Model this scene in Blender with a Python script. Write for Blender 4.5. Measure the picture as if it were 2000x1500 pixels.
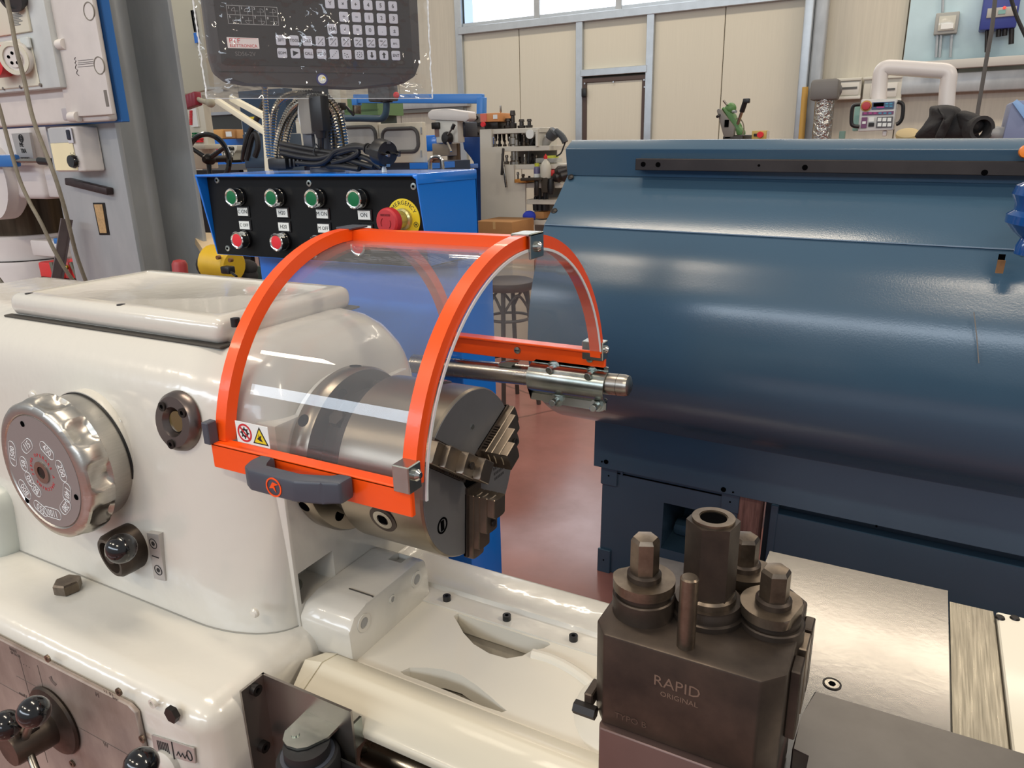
import bpy, bmesh, math, random
from mathutils import Vector as V, Matrix
random.seed(7)
S = bpy.context.scene
C = S.collection
for o in list(bpy.data.objects): bpy.data.objects.remove(o)

# ---------------------------------------------------------------- camera
CAM = V((0.42677522, -0.66656298, 1.46045436)); FPX = 1450.0
RX = V((0.8774082, 0.47915381, -0.02380069))      # camera right in the world
RD = V((0.1269849, -0.27979927, -0.95162346))     # camera down
RF = V((-0.46263342, 0.8319399, -0.30634347))     # camera forward
cd = bpy.data.cameras.new('camera'); cam = bpy.data.objects.new('camera', cd); C.objects.link(cam)
cd.sensor_width = 36.0; cd.lens = FPX / 2000 * 36.0; cd.clip_start = .02; cd.clip_end = 100
M3 = Matrix((RX, -RD, -RF)).transposed()
cam.matrix_world = Matrix.Translation(CAM) @ M3.to_4x4()
S.camera = cam

# ---------------------------------------------------------------- light
S.view_settings.view_transform = 'Standard'; S.view_settings.look = 'None'
S.view_settings.gamma = 1; S.view_settings.use_curve_mapping = False
S.view_settings.exposure = 0.0
w = bpy.data.worlds.new('hall_air'); S.world = w; w.use_nodes = True
w.node_tree.nodes['Background'].inputs[0].default_value = (0.88, 0.90, 0.93, 1)
w.node_tree.nodes['Background'].inputs[1].default_value = 0.44
def area(name, loc, target, sx, sy, power, col):
    l = bpy.data.lights.new(name, 'AREA'); l.shape = 'RECTANGLE'; l.size = sx; l.size_y = sy
    l.energy = power; l.color = col
    o = bpy.data.objects.new(name, l); C.objects.link(o); o.location = loc
    d = V(target) - V(loc); o.rotation_euler = d.to_track_quat('-Z', 'Y').to_euler()
    return o
# ceiling lamp rows of the hall, added fill lamps and the daylight openings behind the photographer
WARM = (1.0, .86, .68); COOL = (.78, .88, 1.0)
for lx, ly, ln, pw in ((-2.0,-3.4,1.4,76), (1.15,-3.4,1.0,64), (-5.2,-3.4,1.6,60), (1.0,5.75,3.6,80), (-3.2,5.75,2.4,66), (-7.0,3.0,2.4,72), (-.8,.3,2.0,60), (4.6,.8,2.4,150)):  # last entries: unseen lamps added to brighten tops and right-facing sides
    area('ceiling_or_fill_lamp', (lx, ly, 4.8), (lx, ly, 0), ln, .28, pw, WARM)
area('opposite_window_band', (-2.2, -6.6, 3.75), (-2.2, 0, 3.0), 12.0, .9, 320, COOL)

# ---------------------------------------------------------------- helpers
def lin(c): return tuple(((v/255)/12.92 if v/255 <= .04045 else ((v/255+.055)/1.055)**2.4) for v in c) + (1,)
MATS = {}
def mat(name, col, rough=.5, metal=0., bump=0., bscale=60., var=0., vscale=6., coat=0., spec=.5,
        stretch=(1,1,1), col2=None, emit=0., rvar=0., thr=None, bdist=.002):
    if name in MATS: return MATS[name]
    m = bpy.data.materials.new(name); m.use_nodes = True; nt = m.node_tree; n = nt.nodes; L = nt.links
    p = n['Principled BSDF']; c = lin(col)
    p.inputs['Base Color'].default_value = c; p.inputs['Roughness'].default_value = rough
    p.inputs['Metallic'].default_value = metal; p.inputs['Coat Weight'].default_value = coat
    p.inputs['Coat Roughness'].default_value = .06; p.inputs['Specular IOR Level'].default_value = spec
    if emit: p.inputs['Emission Color'].default_value = c; p.inputs['Emission Strength'].default_value = emit
    if var or bump or rvar:
        tc = n.new('ShaderNodeTexCoord'); mp = n.new('ShaderNodeMapping'); mp.inputs['Scale'].default_value = stretch
        L.new(tc.outputs['Object'], mp.inputs['Vector'])
    if var or rvar:
        nz = n.new('ShaderNodeTexNoise'); nz.inputs['Scale'].default_value = vscale; nz.inputs['Detail'].default_value = 6
        nz.inputs['Roughness'].default_value = .62
        L.new(mp.outputs[0], nz.inputs['Vector'])
        r = n.new('ShaderNodeMapRange'); lo, hi = thr or (.3, .7)
        r.inputs[1].default_value = lo; r.inputs[2].default_value = hi; L.new(nz.outputs[0], r.inputs[0])
        if var:
            mx = n.new('ShaderNodeMix'); mx.data_type = 'RGBA'
            mx.inputs[6].default_value = c; mx.inputs[7].default_value = lin(col2) if col2 else tuple(max(0, v*(1-var)) for v in c[:3])+(1,)
            L.new(r.outputs[0], mx.inputs[0]); L.new(mx.outputs[2], p.inputs['Base Color'])
        if rvar:
            rr = n.new('ShaderNodeMapRange'); rr.inputs[3].default_value = max(.02, rough-rvar); rr.inputs[4].default_value = rough+rvar
            L.new(r.outputs[0], rr.inputs[0]); L.new(rr.outputs[0], p.inputs['Roughness'])
    if bump:
        nb = n.new('ShaderNodeTexNoise'); nb.inputs['Scale'].default_value = bscale; nb.inputs['Detail'].default_value = 2
        L.new(mp.outputs[0], nb.inputs['Vector'])
        b = n.new('ShaderNodeBump'); b.inputs['Strength'].default_value = bump; b.inputs['Distance'].default_value = bdist
        L.new(nb.outputs[0], b.inputs['Height']); L.new(b.outputs[0], p.inputs['Normal'])
        if coat: L.new(b.outputs[0], p.inputs['Coat Normal'])
    MATS[name] = m; return m
def clear(name, tint=(1,1,1), ior=1.45, rough=.02, haze=0., bump=0., bscale=8., bdist=.01):
    if name in MATS: return MATS[name]
    m = bpy.data.materials.new(name); m.use_nodes = True; nt = m.node_tree; n = nt.nodes; L = nt.links
    n.remove(n['Principled BSDF']); out = n['Material Output']
    t = n.new('ShaderNodeBsdfTransparent'); t.inputs[0].default_value = tint + (1,)
    g = n.new('ShaderNodeBsdfGlossy'); g.inputs['Roughness'].default_value = rough
    lw = n.new('ShaderNodeLayerWeight'); lw.inputs[0].default_value = .5
    pw = n.new('ShaderNodeMath'); pw.operation = 'POWER'; pw.inputs[1].default_value = 4.5; L.new(lw.outputs['Facing'], pw.inputs[0])
    fr = n.new('ShaderNodeMath'); fr.operation = 'MULTIPLY_ADD'; f0 = ((ior-1)/(ior+1))**2; fr.inputs[1].default_value = .85; fr.inputs[2].default_value = f0; L.new(pw.outputs[0], fr.inputs[0])
    mx = n.new('ShaderNodeMixShader'); L.new(fr.outputs[0], mx.inputs[0]); L.new(t.outputs[0], mx.inputs[1]); L.new(g.outputs[0], mx.inputs[2])
    last = mx
    if haze:
        d = n.new('ShaderNodeBsdfDiffuse'); d.inputs[0].default_value = (.8,.8,.8,1)
        m2 = n.new('ShaderNodeMixShader'); m2.inputs[0].default_value = haze
        L.new(mx.outputs[0], m2.inputs[1]); L.new(d.outputs[0], m2.inputs[2]); last = m2
    if bump:
        tc = n.new('ShaderNodeTexCoord'); nb = n.new('ShaderNodeTexNoise'); nb.inputs['Scale'].default_value = bscale; nb.inputs['Detail'].default_value = 3
        L.new(tc.outputs['Object'], nb.inputs['Vector'])
        b = n.new('ShaderNodeBump'); b.inputs['Strength'].default_value = bump; b.inputs['Distance'].default_value = bdist
        L.new(nb.outputs[0], b.inputs['Height']); L.new(b.outputs[0], g.inputs['Normal']); L.new(b.outputs[0], lw.inputs['Normal'])
    L.new(last.outputs[0], out.inputs[0]); MATS[name] = m; return m

def P(u, v, ax, val):
    """point of the place seen at photo pixel (u, v) on the plane axis = val"""
    d = RX*(u-1000) + RD*(v-750) + RF*FPX; k = 'xyz'.index(ax)
    return CAM + d*((val-CAM[k])/d[k])
def frame(axis):
    a = V(axis).normalized(); h = V((0,0,1)) if abs(a.z) < .9 else V((0,1,0))
    x = h.cross(a).normalized(); return x, a.cross(x), a

class B:
    """collects shapes in world coordinates; build() links them as one mesh object"""
    def __init__(s): s.bm = bmesh.new()
    def raw(s, vs, fs):
        b = [s.bm.verts.new(v) for v in vs]; out = []
        for f in fs:
            try: out.append(s.bm.faces.new([b[i] for i in f]))
            except ValueError: pass
        return b, out
    def _bev(s, vs, r, seg, edges=None):
        es = edges if edges is not None else list({e for v in vs for e in v.link_edges})
        if r > 0: bmesh.ops.bevel(s.bm, geom=es, offset=r, segments=seg, affect='EDGES', profile=.5, clamp_overlap=True)
    def box(s, x0, x1, y0, y1, z0, z1, r=0, seg=2):
        x0,x1 = sorted((x0,x1)); y0,y1 = sorted((y0,y1)); z0,z1 = sorted((z0,z1))
        vs = [(x,y,z) for x in (x0,x1) for y in (y0,y1) for z in (z0,z1)]
        b, f = s.raw(vs, [(0,1,3,2),(4,6,7,5),(0,4,5,1),(2,3,7,6),(0,2,6,4),(1,5,7,3)])
        s._bev(b, r, seg); return s
    def obox(s, c, ax, ay, az, hx, hy, hz, r=0, seg=2):
        c = V(c); ax, ay, az = V(ax), V(ay), V(az)
        vs = [c+ax*(i*hx)+ay*(j*hy)+az*(k*hz) for i in (-1,1) for j in (-1,1) for k in (-1,1)]
        b, f = s.raw(vs, [(0,1,3,2),(4,6,7,5),(0,4,5,1),(2,3,7,6),(0,2,6,4),(1,5,7,3)])
        s._bev(b, r, seg); return s
    def bar(s, p0, p1, w, h, up=(0,0,1), r=0):
        p0, p1 = V(p0), V(p1); a = (p1-p0); l = a.length; a.normalize()
        sx = a.cross(V(up)).normalized(); u = sx.cross(a)
        return s.obox((p0+p1)/2, a, sx, u, l/2, w/2, h/2, r)
    def lathe(s, prof, o, axis, n=32, ph=0):
        """prof: list of (radius, height along axis)"""
        x, y, a = frame(axis); o = V(o); vs = []; rings = []
        for r, h in prof:
            if r < 1e-6: rings.append([len(vs)]); vs.append(o+a*h)
            else:
                rings.append(list(range(len(vs), len(vs)+n)))
                for i in range(n):
                    t = 2*math.pi*i/n+ph; vs.append(o+a*h+(x*math.cos(t)+y*math.sin(t))*r)
        fs = []
        for A, Bq in zip(rings, rings[1:]):
            for i in range(n):
                j = (i+1) % n
                if len(A) == 1 and len(Bq) == 1: continue
                if len(A) == 1: fs.append((A[0], Bq[j], Bq[i]))
                elif len(Bq) == 1: fs.append((A[i], A[j], Bq[0]))
                else: fs.append((A[i], A[j], Bq[j], Bq[i]))
        if len(rings[0]) > 1: fs.append(tuple(reversed(rings[0])))
        if len(rings[-1]) > 1: fs.append(tuple(rings[-1]))
        s.raw(vs, fs); return s
    def cyl(s, p0, p1, r, r2=None, n=24, ch=0, ph=0):
        p0, p1 = V(p0), V(p1); l = (p1-p0).length; r2 = r if r2 is None else r2
        pr = [(r,0),(r2,l)] if not ch else [(r-ch,0),(r,ch),(r2,l-ch),(r2-ch,l)]
        return s.lathe(pr, p0, p1-p0, n, ph)
    def ring(s, p0, p1, ro, ri, n=32, ph=0):
        p0, p1 = V(p0), V(p1); l = (p1-p0).length; x, y, a = frame(p1-p0); vs = []; fs = []
        for r, h in ((ro,0),(ro,l),(ri,l),(ri,0)):
            for i in range(n):
                t = 2*math.pi*i/n+ph; vs.append(p0+a*h+(x*math.cos(t)+y*math.sin(t))*r)
        for k in range(4):
            for i in range(n):
                j = (i+1) % n; k2 = (k+1) % 4; fs.append((k*n+i, k*n+j, k2*n+j, k2*n+i))
        s.raw(vs, fs); return s
    def ball(s, c, r, n=20, sc=(1,1,1)):
        c = V(c); m = n//2
        i0 = len(s.bm.verts)
        pr = [(math.sin(math.pi*k/m), -math.cos(math.pi*k/m)) for k in range(m+1)]; pr[0] = (0,-1); pr[-1] = (0,1)
        s.bm.verts.ensure_lookup_table(); s.lathe(pr, (0,0,0), (0,0,1), n); s.bm.verts.ensure_lookup_table()
        for v in s.bm.verts[i0:]: v.co = c + V((v.co.x*r*sc[0], v.co.y*r*sc[1], v.co.z*r*sc[2]))
        return s
    def prism(s, poly, axis, a, b, r=0, seg=2):
        """poly in the plane across axis: x -> (y,z), y -> (x,z), z -> (x,y)"""
        f = {'x': lambda p, t: (t,p[0],p[1]), 'y': lambda p, t: (p[0],t,p[1]), 'z': lambda p, t: (p[0],p[1],t)}[axis]
        n = len(poly); vs = [f(p,a) for p in poly]+[f(p,b) for p in poly]
        fs = [tuple(range(n)), tuple(range(2*n-1,n-1,-1))]+[(i,(i+1)%n+n-0 if False else i+n,(i+1)%n+n,(i+1)%n) for i in range(n)]
        bv, ff = s.raw(vs, fs); s._bev(bv, r, seg); return s
    def sheet(s, poly, axis, a, b, th, smooth=True):
        """open polyline given thickness th, extruded along axis"""
        n = len(poly); nr = []
        for i in range(n):
            p = V(poly[max(0,i-1)]); q = V(poly[min(n-1,i+1)]); d = (q-p).normalized(); nr.append(V((-d.y, d.x)))
        out = [tuple(V(p)+nn*th) for p, nn in zip(poly, nr)]
        return s.prism(list(poly)+out[::-1], axis, a, b)
    def tube(s, pts, r, n=8, closed=False, smooth=0, caps=True, rf=None):
        pts = [V(p) for p in pts]
        if smooth: pts = spline(pts, smooth, closed)
        k = len(pts); vs = []; prev = None
        for i, p in enumerate(pts):
            if closed: d = pts[(i+1) % k]-pts[i-1]
            else: d = pts[min(i+1,k-1)]-pts[max(i-1,0)]
            d.normalize()
            if prev is None: x, y, _ = frame(d)
            else:
                x = (prev - d*prev.dot(d)); x = x.normalized() if x.length > 1e-6 else frame(d)[0]; y = d.cross(x)
            prev = x; rr = r if rf is None else rf(i, k)*r
            for j in range(n):
                t = 2*math.pi*j/n; vs.append(p+(x*math.cos(t)+y*math.sin(t))*rr)
        fs = []
        for i in range(k if closed else k-1):
            i2 = (i+1) % k
            for j in range(n):
                j2 = (j+1) % n; fs.append((i*n+j, i*n+j2, i2*n+j2, i2*n+j))
        if not closed and caps: fs += [tuple(range(n-1,-1,-1)), tuple(range((k-1)*n, k*n))]
        s.raw(vs, fs); return s
    def sweep(s, pts, prof, ups):
        """rectangular or polygon profile swept along pts; prof in (side, up); ups: up vector for each point"""
        k = len(pts); n = len(prof); vs = []; pts = [V(p) for p in pts]
        for i, p in enumerate(pts):
            d = (pts[min(i+1,k-1)]-pts[max(i-1,0)]).normalized(); u = V(ups[i]); sd = d.cross(u).normalized(); u = sd.cross(d)
            vs += [p+sd*a+u*b for a, b in prof]
        fs = [(i*n+j, i*n+(j+1) % n, (i+1)*n+(j+1) % n, (i+1)*n+j) for i in range(k-1) for j in range(n)]
        fs += [tuple(range(n-1,-1,-1)), tuple(range((k-1)*n, k*n))]
        s.raw(vs, fs); return s
    def build(s, name, m, parent=None, ang=35, flat=False, label=None, kind=None):
        bmesh.ops.recalc_face_normals(s.bm, faces=s.bm.faces)
        me = bpy.data.meshes.new(name); off = V((0,0,0)); p = parent
        while p is not None: off += p.location; p = p.parent
        if off.length: bmesh.ops.translate(s.bm, verts=s.bm.verts, vec=-off)
        s.bm.to_mesh(me); s.bm.free(); me.materials.append(m)
        if not flat:
            for f in me.polygons: f.use_smooth = True
            me.set_sharp_from_angle(angle=math.radians(ang))
        o = bpy.data.objects.new(name, me); C.objects.link(o); o.parent = parent
        if label: o['label'] = label
        if kind: o['kind'] = kind
        return o
def spline(pts, k, closed=False):
    n = len(pts); out = []
    g = (lambda i: pts[i % n]) if closed else (lambda i: pts[min(max(i,0),n-1)])
    for i in range(n if closed else n-1):
        a, b, c, d = g(i-1), g(i), g(i+1), g(i+2)
        for j in range(k):
            t = j/k
            out.append(.5*((2*b)+(c-a)*t+(2*a-5*b+4*c-d)*t*t+(3*b-a-3*c+d)*t**3))
    if not closed: out.append(pts[-1].copy())
    return out
def thing(name, label, cat, loc, group=None):
    o = bpy.data.objects.new(name, None); C.objects.link(o); o.location = loc; o.empty_display_size = .05
    o['label'] = label; o['category'] = cat
    if group: o['group'] = group
    return o
def tag(o, label, cat, group=None):
    o['label'] = label; o['category'] = cat
    if group: o['group'] = group
    return o
def cut(o, cutter):
    """carve the shape held by cutter (a B) out of o"""
    off = V((0,0,0)); p = o.parent
    while p is not None: off += p.location; p = p.parent
    bmesh.ops.recalc_face_normals(cutter.bm, faces=cutter.bm.faces)
    if off.length: bmesh.ops.translate(cutter.bm, verts=cutter.bm.verts, vec=-off)
    me = bpy.data.meshes.new('cutter'); cutter.bm.to_mesh(me); cutter.bm.free()
    tmp = bpy.data.objects.new('tmp', o.data); c = bpy.data.objects.new('cutter', me); C.objects.link(tmp); C.objects.link(c)
    md = tmp.modifiers.new('b', 'BOOLEAN'); md.operation = 'DIFFERENCE'; md.object = c; md.solver = 'EXACT'
    dg = bpy.context.evaluated_depsgraph_get(); dg.update()
    nm = bpy.data.meshes.new_from_object(tmp.evaluated_get(dg)); old = o.data; nm.name = old.name
    o.data = nm; bpy.data.objects.remove(tmp); bpy.data.objects.remove(c); bpy.data.meshes.remove(me)
    for f in nm.polygons: f.use_smooth = True
    nm.set_sharp_from_angle(angle=math.radians(35))
def text(s, size, o, right, up, m, parent=None, name='lettering', ext=.0002, align='CENTER', sx=1., bold=0.):
    cu = bpy.data.curves.new('t', 'FONT'); cu.body = s; cu.size = size; cu.align_x = align; cu.align_y = 'CENTER'; cu.extrude = ext; cu.offset = bold
    cu.resolution_u = 2
    t = bpy.data.objects.new('t', cu); me = bpy.data.meshes.new_from_object(t); bpy.data.objects.remove(t)
    r = V(right).normalized(); u = V(up).normalized(); nn = r.cross(u); o = V(o); off = V((0,0,0)); p = parent
    while p is not None: off += p.location; p = p.parent
    for v in me.vertices: c = v.co.copy(); v.co = o-off+r*(c.x*sx)+u*c.y+nn*(c.z+ext)
    me.materials.clear(); me.materials.append(m)
    ob = bpy.data.objects.new(name, me); C.objects.link(ob); ob.parent = parent
    return ob
def copy_tree(o, loc, label=None, parent=None):
    c = o.copy(); C.objects.link(c); c.parent = parent
    if loc is not None: c.location = loc
    if label: c['label'] = label
    for ch in o.children: copy_tree(ch, None, None, c)
    return c
X, Y, Z = V((1,0,0)), V((0,1,0)), V((0,0,1))
def struct(o): o['kind'] = 'structure'; return o

# ---------------------------------------------------------------- materials
white = mat('white_enamel', (204,200,190), .22, bump=.22, bscale=42, coat=.5, bdist=.003)
whitec = mat('cream_enamel', (208,203,190), .3, bump=.08, bscale=45, coat=.3, bdist=.003)
seam = mat('dark_seam', (60,56,50), .7)
steel = mat('turned_steel', (176,170,160), .27, 1., rvar=.07, var=.25, vscale=14)
chuckm = mat('ground_chuck_steel', (150,140,126), .30, 1., rvar=.03, var=.14, vscale=5)
facem = mat('chuck_face_steel', (118,118,120), .45, .45, var=.18, vscale=12)
jawm = mat('hardened_jaw_steel', (138,126,112), .32, .9, var=.35, vscale=20)
brushed = mat('brushed_aluminium', (190,186,178), .32, 1., rvar=.06, var=.12, vscale=30, stretch=(1,1,14))
plate_st = mat('scraped_slide_steel', (136,133,129), .19, 1., rvar=.03, var=.14, vscale=4, bump=.02, bscale=150)
oxide = mat('black_oxide_steel', (82,71,62), .42, .6, var=.45, vscale=16, col2=(48,41,36), rvar=.1)
oxlight = mat('worn_oxide_steel', (140,126,110), .36, .9, var=.5, vscale=24, col2=(74,64,55))
dark = mat('dark_steel', (46,42,40), .4, .6, var=.3, vscale=15)
black = mat('black_plastic', (22,22,24), .42)
blackg = mat('glossy_black_plastic', (16,16,18), .15, coat=.4)
hole = mat('dark_recess', (8,8,9), 1., spec=0.)
orange = mat('orange_powder_coat', (240,80,8), .33, bump=.04, bscale=200, coat=.15)
zinc = mat('zinc_plate', (188,192,188), .26, 1., var=.22, vscale=18, col2=(150,158,150))
shield = clear('clear_polycarbonate', (.95,.955,.96), 1.5, .015, haze=.05)
grip = mat('dark_grey_grip', (66,70,80), .45)
bluep = mat('blue_enamel', (22,116,216), .24, bump=.06, bscale=160, coat=.35)
teal = mat('slate_blue_paint', (62,88,108), .20, bump=.06, bscale=260, var=.10, vscale=3, rvar=.02, spec=.55)
blackp = mat('black_panel_laminate', (14,15,17), .5, spec=.2, var=.3, vscale=8)
green_l = mat('green_button_lens', (6,100,58), .5, spec=.3)
red_l = mat('red_button_lens', (222,54,62), .55, spec=.2)
chrome = mat('chrome', (205,203,198), .12, 1.)
labelw = mat('label_white', (226,228,224), .5)
ink = mat('black_ink', (24,24,26), .6)
redink = mat('red_ink', (196,40,48), .6)
whiteink = mat('white_ink', (226,228,228), .55)
yellow = mat('yellow_label', (226,200,36), .5)
stopred = mat('emergency_red', (176,40,46), .42)
galv = mat('galvanised_steel', (180,183,184), .38, .2, var=.25, vscale=5, col2=(150,155,158), rvar=.08, bump=.05, bscale=40, stretch=(1,1,.4))
cable_m = mat('dusty_grey_cable', (128,120,104), .7, var=.3, vscale=60)
rubber = mat('black_rubber', (26,26,28), .55)
beige = mat('machine_beige', (214,208,190), .42)
offw = mat('aged_white_plastic', (214,208,202), .5, var=.12, vscale=9)
wood = mat('worn_wood', (150,110,70), .7, var=.4, vscale=12, stretch=(8,8,1))
card = mat('cardboard', (176,128,78), .8, var=.15, vscale=8)
# ================================================================ the hall
WY = 7.5
floor_m = mat('red_industrial_floor', (172,118,110), .18, var=.8, vscale=1.3, col2=(134,88,80), rvar=.08, bump=.05, bscale=14, spec=.6)
def floor_cracks(m):
    nt = m.node_tree; n = nt.nodes; L = nt.links; p = n['Principled BSDF']
    src = p.inputs['Base Color'].links[0].from_socket
    tc = n.new('ShaderNodeTexCoord'); vo = n.new('ShaderNodeTexVoronoi'); vo.feature = 'DISTANCE_TO_EDGE'; vo.inputs['Scale'].default_value = .55
    nz = n.new('ShaderNodeTexNoise'); nz.inputs['Scale'].default_value = 2.5; nz.inputs['Detail'].default_value = 5
    ad = n.new('ShaderNodeMixRGB'); ad.inputs[0].default_value = .12; L.new(tc.outputs['Object'], ad.inputs[1]); L.new(tc.outputs['Object'], nz.inputs['Vector']); L.new(nz.outputs['Color'], ad.inputs[2]); L.new(ad.outputs[0], vo.inputs['Vector'])
    r = n.new('ShaderNodeMapRange'); r.inputs[1].default_value = 0; r.inputs[2].default_value = .006; r.inputs[3].default_value = .75; r.inputs[4].default_value = 0; L.new(vo.outputs['Distance'], r.inputs[0])
    mx = n.new('ShaderNodeMix'); mx.data_type = 'RGBA'; mx.inputs[7].default_value = lin((74,52,48)); L.new(r.outputs[0], mx.inputs[0]); L.new(src, mx.inputs[6]); L.new(mx.outputs[2], p.inputs['Base Color'])
floor_cracks(floor_m)
struct(B().box(-17, 9, -9, WY+.3, -.2, 0).build('floor', floor_m))
panel_m = mat('cream_sandwich_panel', (208,203,186), .55, var=.07, vscale=9, stretch=(30,30,.25), bump=.1, bscale=14, bdist=.004)
panel_g = mat('grey_cream_panel', (200,194,178), .55, var=.14, vscale=4, stretch=(8,8,.3), bump=.1, bscale=14, bdist=.004)
joint_m = mat('panel_joint_shadow_gap', (120,112,98), .8)
alu = mat('bare_aluminium_profile', (186,192,196), .38, .75, var=.12, vscale=12)
brown = mat('brown_door_profile', (74,58,52), .5)
wb = struct(B().box(-17, 9, WY+.04, WY+.24, 0, 5.6).build('wall_back', joint_m))
def at(u, v=200): return P(u, v, 'y', WY)
zs = P(1100, 36, 'y', WY).z                # underside of the window band
xs = {k: at(k).x for k in (835, 905, 1016, 1137, 1265, 1407, 1568, 1600)}
def panel(x0, x1, z0, z1, m=panel_m): B().box(x0+.004, x1-.004, WY, WY+.05, z0, z1, .004, 1).build('wall_panel', m, wb)
zdoor = P(1200, 150, 'y', WY).z
panel(xs[905], xs[1016], 0, zs); panel(xs[1016], xs[1137], 0, zs)
panel(xs[1137], xs[1265], zdoor+.04, zs)
panel(xs[1265], xs[1407], 0, zs); panel(xs[1407], xs[1568]+.08, 0, zs)
x = xs[905]
for k in range(12): panel(x-.95, x, 0, 5.6, panel_g); x -= .95
x = xs[1568]+.08
for k, wd in enumerate((.75, .45, 1.0, 1.0, 1.0, 1.0)): panel(x, x+wd, 0, 5.6, panel_g); x += wd
panel(xs[905], xs[1568]+.08, zs+1.2, 5.6)
# the aluminium posts and rails
def prof(x0, x1, z0, z1, d=.05): B().box(x0, x1, WY-d, WY, z0, z1, .004, 1).build('profile', alu, wb)
prof(xs[905]-.045, xs[905]+.045, 0, 5.6); prof(xs[1137]-.06, xs[1137]+.02, 0, zs); prof(xs[1265]-.02, xs[1265]+.06, 0, zs)
prof(xs[1568]-.03, xs[1568]+.06, 0, zs+.05); prof(xs[905], xs[1568], zs-.06, zs+.02, .06); prof(xs[1137], xs[1265], zdoor+.02, zdoor+.09, .055)
# door
d = struct(B().box(xs[1137]+.065, xs[1265]-.055, WY-.02, WY+.03, .02, zdoor-.045, .003, 1).build('door_1', panel_m))
B().box(xs[1137]+.02, xs[1137]+.065, WY-.035, WY+.03, 0, zdoor, .003, 1).build('frame_bar', brown, d)
B().box(xs[1265]-.058, xs[1265]-.013, WY-.035, WY+.03, 0, zdoor, .003, 1).build('frame_bar', brown, d)
B().box(xs[1137]+.02, xs[1265]-.013, WY-.036, WY+.03, zdoor-.045, zdoor, .003, 1).build('frame_bar', brown, d)
hp = P(1139, 180, 'y', WY-.05); B().box(hp.x-.015, hp.x+.04, WY-.07, WY-.035, hp.z-.05, hp.z+.04, .008).build('latch', black, d)
for u, v in ((1142,163),(1198,160),(1258,156),(1259,170)):
    q = P(u, v, 'y', WY-.037); B().cyl(q, q-Y*.004, .009, n=10).build('screw', alu, d)
# window band, the bright overcast sky behind it
win = struct(B().box(xs[905]+.045, xs[1568], WY-.02, WY+.02, zs+.02, zs+.06, .003, 1).build('window_1', alu))
glow = mat('daylight_behind_glass', (236,244,255), .3, emit=2.6)
gx = [xs[905]+.045, P(1050, 0, 'y', WY).x, P(1210, 0, 'y', WY).x, P(1368, 0, 'y', WY).x, xs[1568]]
for a, b in zip(gx, gx[1:]):
    B().box(a+.02, b-.02, WY+.0, WY+.01, zs+.06, zs+1.15).build('pane', glow, win)
    B().box(b-.035, b+.035, WY-.03, WY+.02, zs+.02, zs+1.2, .004, 1).build('mullion', galv, win)
B().box(gx[0], gx[-1], WY-.02, WY+.02, zs+1.15, zs+1.2).build('frame_bar', alu, win)
q = gx[0]; B().box(q, q+.14, WY-.012, WY-.002, zs+.06, zs+1.15, .003, 1).build('open_sash', clear('sash_glass', (.55,.6,.66), 1.5, .05), win)
# side and front walls and the roof of the hall stand outside the view
# ================================================================ the white lathe
L0 = V((-.45, 0, 0))
lathe = thing('metal_lathe', 'glossy white engine lathe in the foreground with headstock, bed and gear levers', 'lathe', L0)
def ipl(tab, t):
    for (a, va), (b, vb) in zip(tab, tab[1:]):
        if t <= b: k = (t-a)/(b-a); return va+(vb-va)*k
    return tab[-1][1]
HF = [(.89,-.1655),(1.0,-.157),(1.1,-.1455),(1.16,-.137),(1.2,-.128),(1.22,-.114),(1.236,-.091),(1.244,-.065),(1.246,-.04)]      # front of the headstock, drafted
HE = [(.89,.0),(1.13,.0),(1.17,.005),(1.20,.016),(1.222,.031),(1.236,.048),(1.244,.070),(1.246,.090)]
def hs_loft():
    b = B(); vs = []; zsn = [.9,.95,1.0,1.05,1.1,1.13,1.16,1.18,1.195,1.21,1.222,1.23,1.236,1.241,1.244,1.246]; m = 0
    for z in zsn:
        yf = ipl(HF, z); e = ipl(HE, z); xe = -.192-e; yb = .19-e*.8; rc = .120; ry = min(.060, (yb-yf)*.3); ring = [(-1.02, yb), (-1.02, yf)]
        for i in range(13): t = math.radians(-90+i*90/12); ring.append((xe-rc+rc*math.cos(t), yf+ry+ry*math.sin(t)))
        for i in range(9): t = math.radians(i*90/8); ring.append((xe-.05+.05*math.cos(t), yb-.05+.05*math.sin(t)))
        m = len(ring); vs += [(x, y, z) for x, y in ring]
    k = len(zsn); fs = [(i*m+j, i*m+(j+1) % m, (i+1)*m+(j+1) % m, (i+1)*m+j) for i in range(k-1) for j in range(m)]
    fs += [tuple(range(m-1,-1,-1)), tuple(range((k-1)*m, k*m))]
    b.raw(vs, fs); return b
hs = hs_loft().build('headstock', white, lathe, ang=50)
cut(hs, B().box(-.26, -.15, -.108, -.042, .926, .973))
B().ring((-.196,0,1.1), (-.184,0,1.1), .098, .06, 48).build('spindle_boss', white, hs)
ep = B().box(-.26, -.189, -.112, .140, .897, 1.165, .003, 2).build('end_plate', white, hs)
cut(ep, B().box(-.24, -.15, -.106, -.044, .928, .971))
bt = B().cyl((-.235,-.088,.905), (-.235,-.088,.944), .016, n=6, ch=.002); bt.cyl((-.235,-.088,.9), (-.235,-.088,.93), .022); bt.build('foot_bolt', zinc, hs)
# lid with a raised rim
lid = B().box(-.742, -.296, -.082, .162, 1.238, 1.272, .014, 4).build('headstock_lid', white, lathe)
B().box(-.748, -.290, -.088, .168, 1.2375, 1.2405, .001, 1).build('lid_seam', seam, lid)
cut(lid, B().box(-.722, -.318, -.060, .140, 1.268, 1.29, .008, 2))
for u, v in ((205,601),(423,631),(20,579)):
    q = P(u, v, 'z', 1.272); q.y = max(q.y, -.0675); q.x = max(q.x, -.735); B().cyl((q.x,q.y,1.262), (q.x,q.y,1.2722), .0055, n=14).build('screw', black, lid)
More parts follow.
